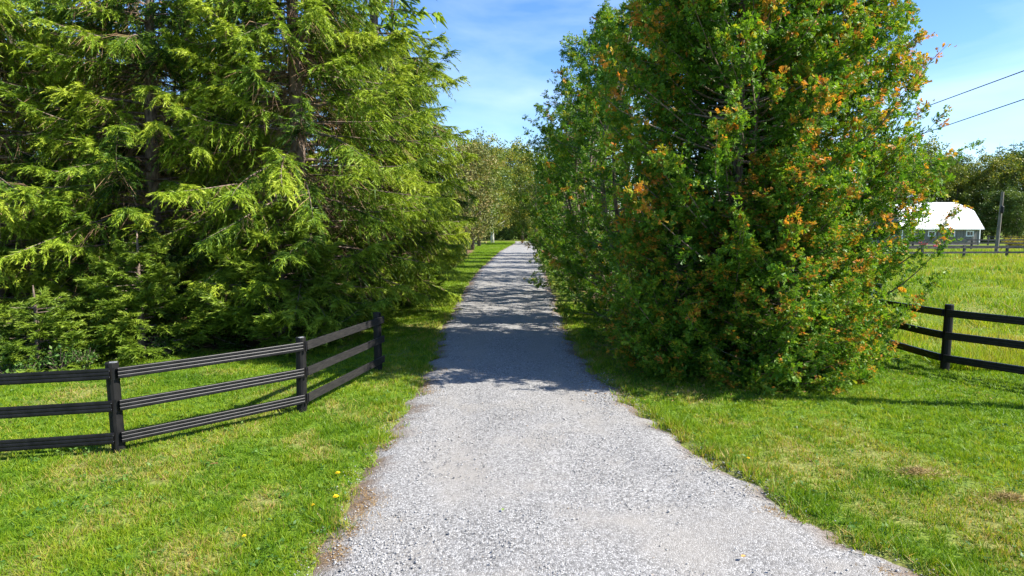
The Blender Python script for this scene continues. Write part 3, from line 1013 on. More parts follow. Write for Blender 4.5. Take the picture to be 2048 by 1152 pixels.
lf = thing('rail_fence', 'black three-rail fence with round posts on the lawn left of the driveway', 'fence')
LP = [gnd(-190, 930), gnd(238, 903), gnd(604, 821), gnd(757, 741)]
pm = post_mesh('left_post', 1.21, 0.082, M['post'])
for i, q in enumerate(LP):
    o = link('post', pm, lf, (q.x, q.y, gz(q.x, q.y)))
    o.rotation_euler = (R([0, -0.6, 0.8, 0.5][i]), R([0, -0.8, 0.4, 0.6][i]), i)
VIEW = np.array([0.25, -1.0, 0.0])
RH = [(1.07, 0.64, 0.215), (1.075, 0.645, 0.215), (1.075, 0.65, 0.22), (1.06, 0.66, 0.24)]
for i in range(3):
    A, B = LP[i], LP[i + 1]
    d = (B - A).normalized()
    out = Vector((d.y, -d.x, 0))
    if out.dot(Vector(VIEW)) < 0:
        out = -out
    for k in range(3):
        a = A + out * 0.105 + d * 0.012 + Vector((0, 0, RH[i][k] + gz(A.x, A.y)))
        b = B + out * 0.105 - d * 0.012 + Vector((0, 0, RH[i + 1][k] + gz(B.x, B.y)))
        if i == 2:
            b = b + d * 0.075
            a = a + d * 0.01
        wood = (i == 2)
        link('rail', rail_mesh('rail', a, b, 0.142 if not wood else 0.135, 0.034, not wood, M['black'] if not wood else M['blackwood'], np.array(out), sag=0.006 if not wood else 0.0), lf)
# straps that hold the rails to the posts
for i in (1, 2):
    q = LP[i]
    d1 = (LP[i] - LP[i - 1]).normalized(); d2 = (LP[i + 1] - LP[i]).normalized()
    d = (d1 + d2).normalized()
    out = Vector((d.y, -d.x, 0))
    for k in range(3):
        g = Geo()
        c = q + out * 0.128 + Vector((0, 0, RH[i][k] + gz(q.x, q.y)))
        ang = math.atan2(d.y, d.x)
        g.box(c, (0.026, 0.022, 0.165), ang)
        st = link('strap', g.mesh('strap', M['black']), lf)
        g = Geo()
        c2 = c - d1 * 0.07 + out * -0.004
        for zz in (0.04, -0.04):
            g.box(c2 + Vector((0, 0, zz)), (0.05, 0.006, 0.006), math.atan2(d1.y, d1.x))
        g.box(c2 - d1 * 0.03, (0.005, 0.006, 0.13), math.atan2(d1.y, d1.x))
        link('wire_clip', g.mesh('wire_clip', M['clip']), st)
    g = Geo()
    g.box(q + out * 0.03 + Vector((0, 0, 1.212 + gz(q.x, q.y))), (0.09, 0.05, 0.008), math.atan2(d.y, d.x))
    link('cap_chip', g.mesh('cap_chip', M['clip']), lf)

# ------------------------------------------------------------------ right fence by the paddock
rf = thing('rail_fence', 'black three-rail paddock fence curving past the orange-tipped cedars', 'fence')
RP = [Vector((12.3, 8.5, 0)), Vector((10.6, 10.7, 0)), gnd(1889, 742), Vector((8.95, 15.6, 0)), Vector((10.3, 17.9, 0))]
pm = post_mesh('right_post', 1.37, 0.085, M['post'])
RR = [(1.20, 0.75, 0.27), (1.20, 0.75, 0.27), (1.20, 0.74, 0.27), (1.16, 0.72, 0.27), (1.14, 0.70, 0.26)]
for i, q in enumerate(RP):
    o = link('post', pm, rf, (q.x, q.y, gz(q.x, q.y)))
    o.rotation_euler = (0, R([0.1, 0.3, -0.5, 0.2, 0][i]), i)
for i in range(4):
    A, B = RP[i], RP[i + 1]
    d = (B - A).normalized()
    out = Vector((-d.y, d.x, 0))
    if out.x > 0:
        out = -out
    for k in range(3):
        a = A + out * 0.105 + Vector((0, 0, RR[i][k] + gz(A.x, A.y)))
        b = B + out * 0.105 + Vector((0, 0, RR[i + 1][k] + gz(B.x, B.y)))
        link('rail', rail_mesh('rail', a, b - (b - a) * 0.004, 0.15, 0.036, True, M['black'], np.array(out), sag=0.01), rf)


# ------------------------------------------------------------------ far paddock fences, poles and wires
def far_fence(label, pts, hts, ph, spacing, sz=0.14, mat=None):
    f = thing('paddock_fence', label, 'fence', group='far paddock fences')
    pmm = Geo(); pmm.box((0, 0, ph / 2 - 0.15), (0.17, 0.17, ph + 0.3))
    pmm = pmm.mesh('far_post', M['greyrail'])
    allp = []
    for a, b in zip(pts[:-1], pts[1:]):
        a, b = Vector((*a, 0)), Vector((*b, 0))
        n = max(1, round((b - a).length / spacing))
        for i in range(n):
            allp.append(a + (b - a) * (i / n))
    allp.append(Vector((*pts[-1], 0)))
    for q in allp:
        link('post', pmm, f, (q.x, q.y, 0))
    for i in range(len(allp) - 1):
        A, B = allp[i], allp[i + 1]
        d = (B - A).normalized()
        out = Vector((d.y, -d.x, 0)) * (0.11 if d.x > 0 else -0.11)
        for k in hts:
            g = Geo()
            c = (A + B) / 2 + out + Vector((0, 0, k))
            g.box(c, ((B - A).length - 0.01, 0.04, sz), math.atan2(d.y, d.x))
            link('rail', g.mesh('far_rail', mat or M['greyrail']), f)
    return f


far_fence('dark two-rail fence across the paddock in front of the utility pole', [(33.0, 57.5), (41.5, 58.8), (45.6, 59.0), (50.0, 58.6), (60, 58)], (0.50, 0.95), 1.15, 4.2, sz=0.17)
far_fence('dark rail fence nearest the barn wall', [(46.0, 80), (54, 80), (64, 80), (78, 78)], (0.35, 0.75, 1.15), 1.35, 3.4, sz=0.16)
far_fence('dark rail fence running from the barn corner to the woods', [(70.5, 95), (74, 91), (90, 92)], (0.45, 0.85, 1.25), 1.45, 3.0, sz=0.16)

pq = gnd(1992, 508)
up_ = thing('utility_pole', 'weathered grey utility pole beyond the paddock right of the barn', 'utility pole', (pq.x, pq.y, 0))
g = Geo(); z = np.linspace(-0.5, 6.4, 6)
g.tube(np.stack([z * 0.035, 0 * z, z], 1), np.linspace(0.19, 0.14, 6), 10)
link('shaft', g.mesh('far_shaft', M['woodpole']), up_)
g = Geo(); g.tube([(0.10, -0.26, 4.2), (0.10, -0.26, 4.3), (0.11, -0.26, 4.85), (0.11, -0.26, 4.95)], [0.12, 0.16, 0.16, 0.1], 10)
link('transformer', g.mesh('transformer', M['black']), up_)

# near pole just outside the frame: its shadow crosses the lawn
sdir = Vector((-S.x, -S.y, 0)).normalized()
hit = gnd(1900, 812)
NP = hit - sdir * 5.6
np_ = thing('utility_pole', 'utility pole on the right lawn whose long shadow crosses the grass', 'utility pole', (NP.x, NP.y, 0))
g = Geo(); z = np.linspace(-0.6, 8.1, 8)
g.tube(np.stack([0 * z, 0 * z, z], 1), np.linspace(0.17, 0.11, 8), 12)
link('shaft', g.mesh('near_shaft', M['woodpole']), np_)
g = Geo(); g.box((0, -0.16, 7.75), (1.3, 0.10, 0.11))
link('crossarm', g.mesh('crossarm', M['woodpole']), np_)
ins = Geo(); ins.tube([(0, 0, 0), (0, 0, 0.05), (0, 0, 0.12), (0, 0, 0.16)], [0.03, 0.045, 0.03, 0.02], 8)
ins = ins.mesh('insulator', M['clip'])
for zz in (7.22, 6.68):
    o = link('insulator', ins, np_, (0, -0.13, zz))
    o.rotation_euler = (R(90), 0, 0)


# power wires: from the near pole, past the cedars' right side, away behind them
def wire(label, zz, far):
    a, b = Vector((NP.x, NP.y - 0.27, zz)), dep(*far)
    d = (b - a)
    s = np.linspace(0.0, 3.4, 40)
    pts = np.array([a + d * t for t in s])
    g = Geo()
    g.tube(pts, 0.017, 5)
    link('power_wire', g.mesh('power_wire', M['cable']), None, None, label, 'wire', 'power wires')


wire('upper thin black power wire in the sky right of the cedars', 7.22, (1760, 247, 32.0))
wire('lower thin black power wire in the sky right of the cedars', 6.68, (1808, 280, 32.0))

# ------------------------------------------------------------------ barn
BY = 96.0
bq = dep(1803, 490, BY); BX0 = bq.x; BX1 = dep(1957, 490, BY).x
BL = BX1 - BX0
barn = thing('barn', 'grey board barn with white gambrel roof and small cupola beyond the paddock', 'barn', (BX0, BY, 0))
EH = 2.45
g = Geo(); g.box((BL / 2, 6.0, EH / 2 + 0.02), (BL - 0.1, 11.9, EH - 0.1))
link('wall', g.mesh('barn_wall', M['board']), barn)
nb = 24
bw = BL / nb
for i in range(nb):
    g = Geo(); g.box((0, 0, 0), (bw - 0.035, 0.05, EH - 0.30))
    o = link('board', g.mesh('barn_board', M['board2'] if i in (14, 15) else M['board']), barn, (bw * (i + 0.5), 0.02 - 0.012 * ((i * 7) % 3), EH / 2 + 0.12))
for i in range(20):      # gable end boards
    g = Geo(); g.box((0, 0, 0), (0.05, 0.565, EH - 0.30))
    link('board', g.mesh('gable_board', M['board']), barn, (0.02 - 0.012 * (i % 3), 0.3 + i * 0.6, EH / 2 + 0.12))
g = Geo(); g.box((BL / 2, 6.0, 0.1), (BL + 0.06, 12.1, 0.3))
link('foundation', g.mesh('foundation', M['stonebase']), barn)
prof = [(-0.45, EH - 0.02), (1.9, 5.05), (6.0, 6.45), (10.1, 5.05), (12.45, EH - 0.02)]
# gable walls under the roof
for gx_, nm in ((0.05, 'left'), (BL - 0.05, 'right')):
    g = Geo()
    pts = [(0.0, EH - 0.05), (1.95, 4.98), (6.0, 6.38), (10.05, 4.98), (12.0, EH - 0.05)]
    V = [(gx_ - 0.04, y, z) for y, z in pts] + [(gx_ + 0.04, y, z) for y, z in pts]
    g.add(V, [(0, 1, 2, 3, 4), (9, 8, 7, 6, 5)] + [(k, k + 5, (k + 1) % 5 + 5, (k + 1) % 5) for k in range(5)])
    link('gable', g.mesh('gable', M['board']), barn)
roof = Geo()
V = []
for x in (-0.35, BL + 0.35):
    for (y, z) in prof:
        V.append((x, y, z))
    for (y, z) in prof:
        V.append((x, y, z + 0.12))
n5 = 5
Fs = []
for k in range(4):
    Fs.append((5 + k, 5 + k + 1, 15 + k + 1, 15 + k))
    Fs.append((k, 10 + k, 10 + k + 1, k + 1))
    Fs.append((k, k + 1, 5 + k + 1, 5 + k))
    Fs.append((10 + k, 15 + k, 15 + k + 1, 10 + k + 1))
Fs += [(0, 5, 15, 10), (4, 14, 19, 9)]
roof.add(V, Fs)
ro = link('roof', roof.mesh('roof', M['roof']), barn)
g = Geo()
for i in range(25):      # standing seams
    x = -0.3 + (BL + 0.6) * i / 24
    for (y0, z0), (y1, z1) in zip(prof[:2], prof[1:3]):
        g.tube([(x, y0, z0 + 0.135), (x, y1, z1 + 0.135)], 0.022, 4)
so = link('seam', g.mesh('seam', M['roof']), ro)
so['kind'] = 'stuff'
g = Geo(); g.box((BL / 2, -0.50, EH - 0.02), (BL + 0.72, 0.05, 0.20))
link('fascia', g.mesh('fascia', M['white']), ro)
g = Geo(); g.box((BL / 2, -0.055, EH - 0.11), (BL, 0.05, 0.16))
link('frieze', g.mesh('frieze', M['white']), barn)
for x in (-0.03, BL + 0.03):
    g = Geo(); g.box((x, -0.05, EH / 2 + 0.05), (0.14, 0.10, EH - 0.26))
    link('corner_trim', g.mesh('corner_trim', M['white']), barn)
for pxw in (1822, 1863, 1902, 1939):
    wx = dep(pxw, 467, BY).x - BX0
    w = thing('window', None, None)
    w.parent = barn
    w.location = (wx, -0.05, 1.72)
    for nm, bxs in (('frame', [((0, 0, 0.36), (1.12, 0.09, 0.13)), ((0, 0, -0.36), (1.16, 0.12, 0.13)), ((-0.49, 0, 0), (0.13, 0.088, 0.60)), ((0.49, 0, 0), (0.13, 0.088, 0.60)), ((0.05, 0.01, 0), (0.05, 0.05, 0.60))]),
                    ('pane', [((0, 0.02, 0), (0.9, 0.03, 0.62))])):
        g = Geo()
        for c, s in bxs:
            g.box(c, s)
        link(nm, g.mesh('barn_' + nm, M['white'] if nm == 'frame' else M['darkglass']), w)
cx = dep(1828, 400, 102).x - BX0
cup = link('cupola', None, barn, (cx, 6.0, 6.1))
g = Geo(); g.box((0, 0, 0.65), (1.12, 1.12, 1.3))
link('cupola_box', g.mesh('cupola_box', M['white']), cup)
for bx_ in (((0, -0.57, 0.85), (0.62, 0.04, 0.55)), ((-0.57, 0, 0.85), (0.04, 0.62, 0.55))):
    g = Geo(); g.box(*bx_)
    link('louver', g.mesh('louver', M['stonebase']), cup)
g = Geo()
zz = [1.30, 1.42, 1.62, 2.05, 2.6]; ww = [0.78, 0.60, 0.30, 0.14, 0.02]
V = []
for z_, w_ in zip(zz, ww):
    V += [(-w_, -w_, z_), (w_, -w_, z_), (w_, w_, z_), (-w_, w_, z_)]
Fs = [(3, 2, 1, 0)] + [(i * 4 + k, i * 4 + (k + 1) % 4, i * 4 + 4 + (k + 1) % 4, i * 4 + 4 + k) for i in range(4) for k in range(4)] + [(16, 17, 18, 19)]
g.add(V, Fs)
link('spire', g.mesh('spire', M['white']), cup)

# woods behind the barn
wood_list = [
    (b2, 1762, 112, 18.0, 'dark green tree left of the barn roof'),
    (b1, 1822, 118, 17.0, 'yellow-green tree rising behind the cupola'),
    (pine, 1846, 126, 19.5, 'tall dark pine peeking above the yellow-green tree behind the barn'),
    (b2, 1880, 124, 16.0, 'dark round tree behind the middle of the barn roof'),
    (pine, 1896, 132, 18.0, 'pine behind the middle of the barn roof'),
    (b1, 1908, 116, 13.5, 'olive tree just behind the right end of the barn roof'),
    (b2, 1938, 136, 14.5, 'dark tree in the dip of the treeline right of the barn'),
    (b1, 1962, 118, 15.0, 'yellowish tree to the right of the barn, left of the pole'),
    (pine, 1984, 126, 19.0, 'dark pine directly behind the utility pole'),
    (pine, 2012, 130, 20.0, 'tall pine right of the utility pole'),
    (b1, 2026, 112, 14.5, 'olive tree right of the utility pole'),
    (b2, 2050, 120, 16.5, 'dark tree at the right edge of the view'),
    (pine, 2066, 118, 18.5, 'pine at the right edge of the view'),
    (b2, 1996, 108, 9.0, 'low dark tree at the foot of the woods behind the pole'),
    (b2, 2034, 106, 8.5, 'low dark tree behind the goldenrod'),
    (b2, 2090, 112, 17.0, 'dark tree just past the right edge of the view'),
    (b1, 2130, 118, 15.0, 'olive tree beyond the right edge of the view'), (pine, 2170, 124, 19.0, 'pine beyond the right edge of the view'), (b2, 2215, 116, 15.0, 'dark tree farther beyond the right edge of the view'), (b1, 2270, 120, 16.0, 'olive tree farthest along the woods on the right'),
    (b1, 1790, 108, 12.0, 'green tree beside the left gable of the barn'),
]
for i, (ms, px, y, h, lab) in enumerate(wood_list):
    q = dep(px, 480, y)
    base = {id(b1): 15.0, id(b2): 13.0, id(pine): 18.0}[id(ms)]
    s = h / base
    t = plant_tree('pine_tree' if ms is pine else 'broadleaf_tree', lab, 'tree', ms, (q.x, y, 0), i * 1.7, (s * 1.05, s * 1.05, s), 'woods behind the barn')

gold = shrub_mesh('goldenrod', 54, 1.4, 1.3, 1500, 0.13, M['goldenrod'])
for i, (px, y) in enumerate(((2022, 88), (2040, 87))):
    q = dep(px, 486, y)
    plant_shrub('goldenrod_clump', ['yellow goldenrod clump right of the utility pole', 'yellow goldenrod clump at the right edge of the view'][i], gold, (q.x, y, 0), i, 1.0, 'goldenrod', 'flowers')
redf = shrub_mesh('red_flowers', 55, 0.5, 0.55, 260, 0.14, M['weed'])
rr_ = rng(8)
gp = Geo()
for i in range(26):
    a, rad = rr_.random() * 6.28, rr_.random() ** 0.5 * 0.55
    gp.tube([(math.cos(a) * rad, math.sin(a) * rad, 0.42 + 0.25 * rr_.random()), (math.cos(a) * rad, math.sin(a) * rad, 0.60 + 0.2 * rr_.random())], [0.11, 0.06], 6)
blo = gp.mesh('red_blooms', M['petal_r'])
for px, y, lab in ((1846, 84, 'red flowers below the second barn window'), (1878, 72, 'bright red flower clump by the paddock fence')):
    q = dep(px, 492, y)
    t = plant_shrub('red_flower_clump', lab, redf, (q.x, y, 0), 0, 1.0, 'red flowers', 'flowers')
    link('blooms', blo, t, kind='stuff')

# ------------------------------------------------------------------ weeds, logs and litter below the spruces
weed = [shrub_mesh('weed_a', 61, 0.38, 0.42, 420, 0.075, M['weed']), shrub_mesh('weed_b', 62, 0.45, 0.6, 420, 0.08, M['weed'])]
wspots = [(430, 690), (470, 683), (520, 680), (556, 672), (600, 664), (640, 662), (675, 655), (700, 650), (60, 752), (120, 748), (360, 705), (330, 712), (735, 640), (800, 622), (20, 760), (170, 742)]
for i, (px, py) in enumerate(wspots):
    q = gnd(px, py)
    plant_shrub('leafy_weed', 'small leafy green weed at the shady edge of the lawn below the spruces', weed[i % 2], (q.x, q.y, gz(q.x, q.y)), i * 0.9, 0.8 + 0.05 * (i % 5), 'weeds below the spruces', 'weed')
for i, (px, py, L, ang, lab) in enumerate([(470, 622, 2.4, 0.05, 'long reddish rotten log on the needle litter under the spruces'), (520, 610, 2.0, -0.08, 'upper reddish log lying behind the long log under the spruces')]):
    q = gnd(px, py)
    g = Geo()
    s = np.linspace(-0.5, 0.5, 9)
    rr_ = rng(90 + i)
    g.tube(np.stack([s * L, 0.05 * np.sin(s * 5), 0.12 + 0.01 * rr_.normal(size=9)], 1), 0.13 + 0.02 * rr_.normal(size=9), 9)
    o = link('fallen_log', g.mesh('fallen_log', M['log'], smooth=True), None, (q.x, q.y, gz(q.x, q.y)), lab, 'log', 'fallen logs')
    o.rotation_euler = (0, 0, ang)
# fallen dead sticks on the litter
r = rng(95)
g = Geo()
for i in range(520):
    x, y = r.uniform(-14, -4.5), r.uniform(14, 24)
    if litter_fn(np.array([x]), np.array([y]))[0] < 0.6:
        continue
    a, L = r.random() * 6.28, r.uniform(0.2, 1.0)
    z0 = gz(x, y)
    g.tube([(x, y, z0 + 0.02), (x + math.cos(a) * L / 2, y + math.sin(a) * L / 2, z0 + 0.05 + 0.1 * r.random()), (x + math.cos(a) * L, y + math.sin(a) * L, z0 + 0.02 + 0.2 * r.random())], [0.009, 0.007, 0.003], 3, caps=False)
link('fallen_twigs', g.mesh('fallen_twigs', M['twig']), None, None, 'dead brown twigs scattered on the needle litter under the spruces', 'twigs', None, 'stuff')

# ------------------------------------------------------------------ grass
def blades(name, label, X, Y, hgt, wid, tint, seed, lean=0.9, mat='grass'):
    r = rng(seed)
    n = len(X)
    Zb = ground_z(X, Y) - 0.006
    a = r.random(n) * 6.283
    la = r.random(n) * 6.283
    ll = np.abs(r.normal(size=n)) * lean * hgt
    dx, dy = np.cos(a) * wid / 2, np.sin(a) * wid / 2
    b = np.stack([X, Y, Zb], 1)
    w = np.stack([dx, dy, 0 * dx], 1)
    tip = b + np.stack([np.cos(la) * ll, np.sin(la) * ll, hgt], 1)
    V = np.stack([b - w, b + w, tip], 1).reshape(-1, 3)
    me = faces_mesh(name, V, np.arange(n * 3).reshape(n, 3), M[mat], {'tint': ('FACE', np.clip(tint, 0, 1))})
    return link(name, me, None, None, label, 'grass', None, 'stuff')


def lawn_tint(X, Y, r):
    n = len(X)
    base = 0.30 + 0.35 * (vnoise(X, Y, 0.45, 4) - 0.5) + 0.35 * (vnoise(X + 9, Y, 2.2, 3) - 0.5) + 0.28 * r.random(n)
    dry = dry_fn(X, Y)
    isdry = r.random(n) < dry * 0.75
    return np.where(isdry, r.uniform(0.68, 1.0, n), base)


r = rng(101)
nt_ = 72000
ty = 4.2 + (24 - 4.2) * r.random(nt_) ** 1.25
tx_ = (r.random(nt_) * 2 - 1)
tx_ = np.where(np.abs(tx_) < 0.86, tx_ / 0.86 * (0.84 * ty + 0.8), np.sign(tx_) * ((0.84 * ty + 0.8) + (np.abs(tx_) - 0.86) / 0.14 * (0.5 * ty + 3)))
n = nt_ * 10
tid = np.repeat(np.arange(nt_), 10)
yy = ty[tid] + r.normal(size=n) * (0.018 + 0.0016 * ty[tid])
xx = tx_[tid] + r.normal(size=n) * (0.018 + 0.0016 * ty[tid])
ttone = r.normal(size=nt_) * 0.09
thgt = r.uniform(0.6, 1.5, nt_)
d = drive_dist(xx, yy)
lit = litter_fn(xx, yy)
edge_keep = sstep(-0.14, 0.2, d + (vnoise(xx, yy, 4.0, 3) - 0.5) * 0.6)
keep = (r.random(n) < edge_keep) & (r.random(n) > lit * 1.05) & (~((xx > 9.6) & (yy > 15)))
xx, yy, tid = xx[keep], yy[keep], tid[keep]
hh = thgt[tid] * (0.030 + 0.034 * vnoise(xx, yy, 1.3, 3) + 0.016 * r.random(len(xx))) * (1 + 1.0 * sstep(0.7, 0.15, drive_dist(xx, yy)) * sstep(0.35, 0.7, vnoise(xx, yy, 2.5, 2)))
ww = 0.0050 + 0.0009 * yy
blades('lawn_grass', 'short mown green grass on both sides of the driveway', xx, yy, hh, ww * r.uniform(0.7, 1.3, len(xx)), lawn_tint(xx, yy, r) + ttone[tid], 102)

n = 150000
yy = 13 + (80 - 13) * r.random(n) ** 1.7
x0, x1 = np.maximum(7.0, 0.42 * yy), 1.15 * yy + 5
xx = x0 + (x1 - x0) * r.random(n)
keep = (xx > np.interp(yy, [13, 15.5, 18, 20], [9.0, 9.4, 10.3, 10.4]))
xx, yy = xx[keep], yy[keep]
pt = 0.42 + 0.8 * (vnoise(xx, yy, 0.22, 4) - 0.5) + 0.3 * (vnoise(xx, yy, 1.3, 3) - 0.5) + 0.25 * r.random(len(xx))
pt = np.where(r.random(len(xx)) < 0.10 + 0.25 * sstep(0.55, 0.7, vnoise(xx + 5, yy, 0.3, 3)), r.uniform(0.62, 0.95, len(xx)), pt)
blades('paddock_grass', 'longer pale green grass in the paddock right of the cedars', xx, yy, (0.05 + 0.26 * sstep(0.3, 0.75, vnoise(xx, yy, 0.9, 3))) * r.uniform(0.6, 1.4, len(xx)), (0.006 + 0.0011 * yy) * r.uniform(0.7, 1.3, len(xx)), pt, 103, lean=0.6)

n = 60000
yy = 24 + (116 - 24) * r.random(n) ** 1.6
xx = edge_l(yy) - r.random(n) * 4.5
d = drive_dist(xx, yy)
keep = (d > 0.02) & (litter_fn(xx, yy) < 0.5)
xx, yy = xx[keep], yy[keep]
blades('verge_grass', 'green grass verge between the driveway and the spruces', xx, yy, 0.06 * r.uniform(0.7, 1.4, len(xx)), (0.004 + 0.0009 * yy), 0.30 + 0.3 * r.random(len(xx)), 104)

# clover and plantain scattered through the lawn
nr = 2600
ry = 4.4 + 11 * r.random(nr) ** 1.3
rx = (r.random(nr) * 2 - 1) * (0.84 * ry + 0.5)
kp = (drive_dist(rx, ry) > 0.03) & (litter_fn(rx, ry) < 0.3) & ((r.random(nr) < 0.25) | (vnoise(rx, ry, 0.9, 3) > 0.55) | (drive_dist(rx, ry) < 0.5))
rx, ry = rx[kp], ry[kp]
nr = len(rx)
P = np.repeat(np.stack([rx, ry, ground_z(rx, ry) + 0.025], 1), 7, 0)
P[:, :2] += r.normal(size=(nr * 7, 2)) * 0.025
P[:, 2] += r.random(nr * 7) * 0.025
D = unit(np.concatenate([r.normal(size=(nr * 7, 2)), r.uniform(0.0, 0.6, (nr * 7, 1))], 1))
Lg = r.uniform(0.02, 0.06, nr * 7)
V = leaf_quads(P, D, Lg, Lg * 0.5, r, up=(0, 0, 1.0), jitter=0.4)
link('lawn_weeds', quads_mesh('lawn_weeds', V, np.clip(np.repeat(r.random(nr), 7) * 0.6 + r.random(nr * 7) * 0.3, 0, 1), M['weed']), None, None, 'small broad-leaved clover and plantain growing in the lawn', 'weeds', None, 'stuff')

# dead straw along the gravel edges
n = 26000
yy = 4.4 + 9 * r.random(n) ** 1.2
sidev = r.random(n) < 0.55
ex = np.where(sidev, edge_l(yy) + jag(yy, 3.0), edge_r(yy) + jag(yy, 9.0))
inward = np.where(sidev, 1, -1) * (r.normal(size=n) * 0.16 + 0.10)
xx = ex + inward
keep = vnoise(xx, yy, 1.8, 3) > 0.53
xx, yy = xx[keep], yy[keep]
blades('dead_grass', 'brown dead grass creeping over the gravel edges', xx, yy, 0.018 * r.uniform(0.5, 1.5, len(xx)), 0.007 * np.ones(len(xx)), r.random(len(xx)), 105, lean=2.8, mat='straw')

# dry clump of cuttings on the right lawn
for px, py, s, lab in ((1836, 946, 1.0, 'small heap of dry brown grass cuttings on the right lawn'), (2020, 1002, 0.8, 'flat patch of straw near the right edge of the lawn')):
    q = gnd(px, py)
    rr_ = rng(int(px))
    m_ = 700
    a, rad = rr_.random(m_) * 6.28, np.abs(rr_.normal(size=m_)) * 0.15 * s
    P = np.stack([np.cos(a) * rad * 1.6, np.sin(a) * rad * 0.8, 0.02 + 0.055 * np.exp(-(rad / 0.1) ** 2) * rr_.random(m_)], 1)
    D = unit(np.stack([rr_.normal(size=m_), rr_.normal(size=m_), np.abs(rr_.normal(size=m_)) * 0.3], 1))
    V = leaf_quads(P, D, np.full(m_, 0.07), np.full(m_, 0.007), rr_)
    link('grass_cuttings', quads_mesh('cuttings', V, rr_.random(m_), M['cuttings']), None, (q.x, q.y, gz(q.x, q.y)), lab, 'dry grass', None, 'stuff')

# ------------------------------------------------------------------ loose gravel
r = rng(111)
n = 44000
yy = 4.2 + 9.3 * r.random(n) ** 1.35
el, er = edge_l(yy) + jag(yy, 3.0), edge_r(yy) + jag(yy, 9.0)
xx = el + (er - el) * r.random(n)
kick = r.random(n) < 0.06
sd_k = r.random(n) < 0.5
xx = np.where(kick, np.where(sd_k, el - np.abs(r.normal(size=n)) * 0.13, er + np.abs(r.normal(size=n)) * 0.13), xx)
dens = vnoise(xx, yy, 1.2, 4)
uu = np.abs((xx - el) / (er - el) - 0.5)
keep = r.random(n) < (sstep(0.34, 0.55, dens) * 0.9 + 0.12) * (1 - 0.7 * np.exp(-((uu - 0.24) / 0.09) ** 2)) * (1 - 0.7 * sstep(0.9, 0.3, np.hypot((xx - spot.x) / 1.5, yy - spot.y)))
xx, yy = xx[keep], yy[keep]
n = len(xx)
oct_ = np.array([[1, 0, 0], [0, 1, 0], [-1, 0, 0], [0, -1, 0], [0, 0, 1], [0, 0, -1]], float)
fo = np.array([[0, 1, 4], [1, 2, 4], [2, 3, 4], [3, 0, 4], [1, 0, 5], [2, 1, 5], [3, 2, 5], [0, 3, 5]])
size = np.clip(r.lognormal(math.log(0.0066), 0.42, n), 0.0035, 0.018)
V = oct_[None] * r.uniform(0.65, 1.25, (n, 6, 1)) + r.normal(size=(n, 6, 3)) * 0.16
an = r.random(n) * 6.283
ca, sa = np.cos(an), np.sin(an)
vx = V[..., 0] * ca[:, None] - V[..., 1] * sa[:, None]
vy = V[..., 0] * sa[:, None] + V[..., 1] * ca[:, None]
V = np.stack([vx * 1.1, vy * 0.9, V[..., 2] * 0.7], -1) * size[:, None, None]
V += np.stack([xx, yy, np.where(kick[keep], ground_z(xx, yy) + 0.012, drive_z(xx, yy) + size * 0.15)], 1)[:, None, :]
Fc = (np.arange(n)[:, None, None] * 6 + fo[None]).reshape(-1, 3)
st_t = np.clip(np.repeat(0.2 + 0.65 * r.random(n) + (r.random(n) < 0.04) * 0.3, 8), 0, 1)
link('gravel_stones', faces_mesh('gravel_stones', V.reshape(-1, 3), Fc, M['stone'], {'tint': ('FACE', st_t)}), None, None, 'loose grey crushed stones covering the driveway', 'gravel', None, 'stuff')

r = rng(131)
n = 5200
yy = 10.6 + 18 * r.random(n) ** 1.7
xx = np.where(r.random(n) < 0.6, 1.2 + 3.2 * r.random(n), 2.2 + 6.2 * r.random(n))
kp = r.random(n) < np.exp(-np.maximum(0, 11.6 - yy) * 1.6) * sstep(0.3, 0.6, vnoise(xx, yy, 1.4, 3) + 0.12)
xx, yy = xx[kp], yy[kp]
n = len(xx)
P = np.stack([xx, yy, ground_z(xx, yy) + np.where(drive_dist(xx, yy) > 0, 0.035, 0.012)], 1)
D = unit(np.concatenate([r.normal(size=(n, 2)), r.uniform(-0.1, 0.25, (n, 1))], 1))
Lg = r.uniform(0.03, 0.08, n)
link('cedar_litter', quads_mesh('cedar_litter', leaf_quads(P, D, Lg, Lg * 0.3, r, up=(0, 0, 1.0), jitter=0.5), r.random(n), M['straw']), None, None, 'brown shed cedar sprays on the grass and gravel under the cedars', 'litter', None, 'stuff')

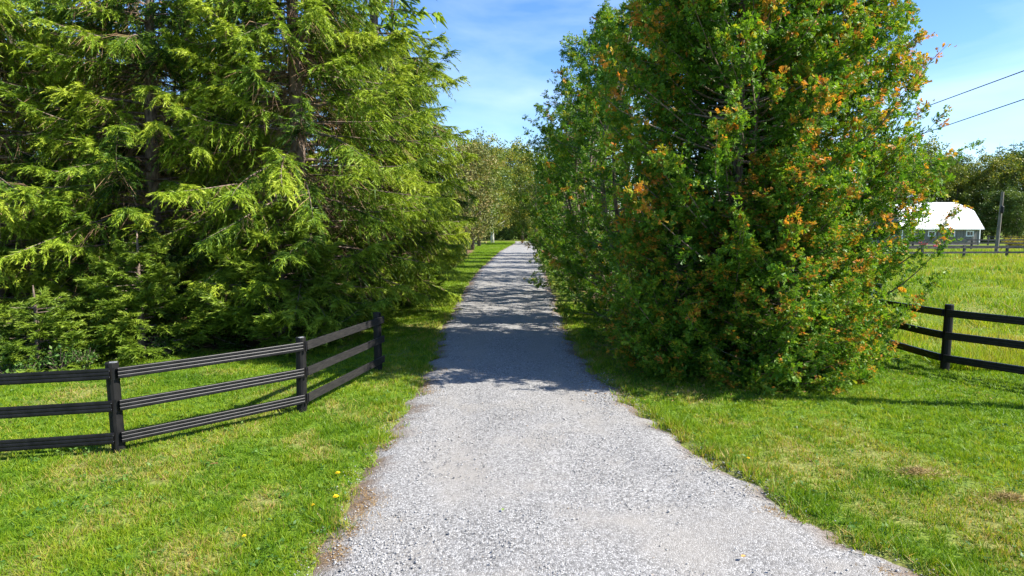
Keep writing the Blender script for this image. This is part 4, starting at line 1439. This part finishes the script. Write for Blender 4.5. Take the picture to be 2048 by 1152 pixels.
# ------------------------------------------------------------------ dandelions and single fallen leaves
def dandelion(px, py, s, lab):
    q = gnd(px, py)
    t = thing('dandelion', lab, 'flower', (q.x, q.y, gz(q.x, q.y)), px * 0.1, 'dandelions', (s, s, s))
    g = Geo(); g.tube([(0, 0, 0), (0.004, 0, 0.03), (0.003, 0.002, 0.062)], [0.003, 0.0025, 0.0025], 5)
    link('stem', g.mesh('stem', M['stem']), t)
    g = Geo()
    for ring, (n_, rad, zz, tilt) in enumerate(((14, 0.026, 0.062, 0.006), (10, 0.018, 0.066, 0.010), (6, 0.010, 0.069, 0.012))):
        for k in range(n_):
            a = k / n_ * 6.283 + ring * 0.3
            c, s_ = math.cos(a), math.sin(a)
            w = 0.005
            g.add([(0.003, 0, zz), (c * rad - s_ * w, s_ * rad + c * w, zz + tilt), (c * rad * 1.15, s_ * rad * 1.15, zz + tilt * 0.8), (c * rad + s_ * w, s_ * rad - c * w, zz + tilt)], [(0, 3, 2, 1)])
    link('petals', g.mesh('petals', M['petal_y']), t)


dandelion(676, 956, 1.0, 'yellow dandelion on the left verge, upper of the two beside the gravel edge')
dandelion(672, 1006, 1.15, 'yellow dandelion on the left verge right at the gravel edge')
dandelion(626, 1018, 0.7, 'small yellow dandelion left of the one at the gravel edge')
dandelion(489, 1081, 0.7, 'yellow dandelion low in the left lawn')
dandelion(1496, 924, 0.8, 'yellow dandelion in the right verge')
dandelion(1428, 906, 0.6, 'small yellow dandelion in the right verge nearer the cedars')


def fallen_leaf(px, py, L, mat, lab, rz):
    q = gnd(px, py)
    g = Geo()
    V, Fs = [], []
    outl = [(0, 0), (0.2, 0.22), (0.5, 0.32), (0.8, 0.2), (1.0, 0)]
    top = [(x * L, w * L, 0.012 + 0.25 * w * L) for x, w in outl]
    mid = [(x * L, 0, 0.010) for x, w in outl]
    bot = [(x * L, -w * L, 0.012 + 0.25 * w * L) for x, w in outl]
    for zt in (0, 0.0015):
        k0 = len(V)
        V += [(a, b, c + zt) for a, b, c in top + mid + bot]
        for i in range(4):
            Fs.append((k0 + 5 + i, k0 + 6 + i, k0 + 1 + i, k0 + i))
            Fs.append((k0 + 10 + i, k0 + 11 + i, k0 + 6 + i, k0 + 5 + i))
    g.add(V, Fs)
    z = gz(q.x, q.y) + 0.012
    o = link('fallen_leaf', g.mesh('fallen_leaf', mat), None, (q.x, q.y, z), lab, 'leaf', 'fallen leaves')
    o.rotation_euler = (0, 0, rz)


fallen_leaf(1482, 1122, 0.055, M['dryleaf'], 'orange fallen leaf on the gravel near the bottom right', 0.5)
fallen_leaf(1005, 1028, 0.05, M['greenleaf'], 'green fallen leaf on the middle of the gravel', 1.4)
fallen_leaf(420, 932, 0.10, M['straw'], 'tan fallen leaf on the left lawn in front of the fence', 0.2)
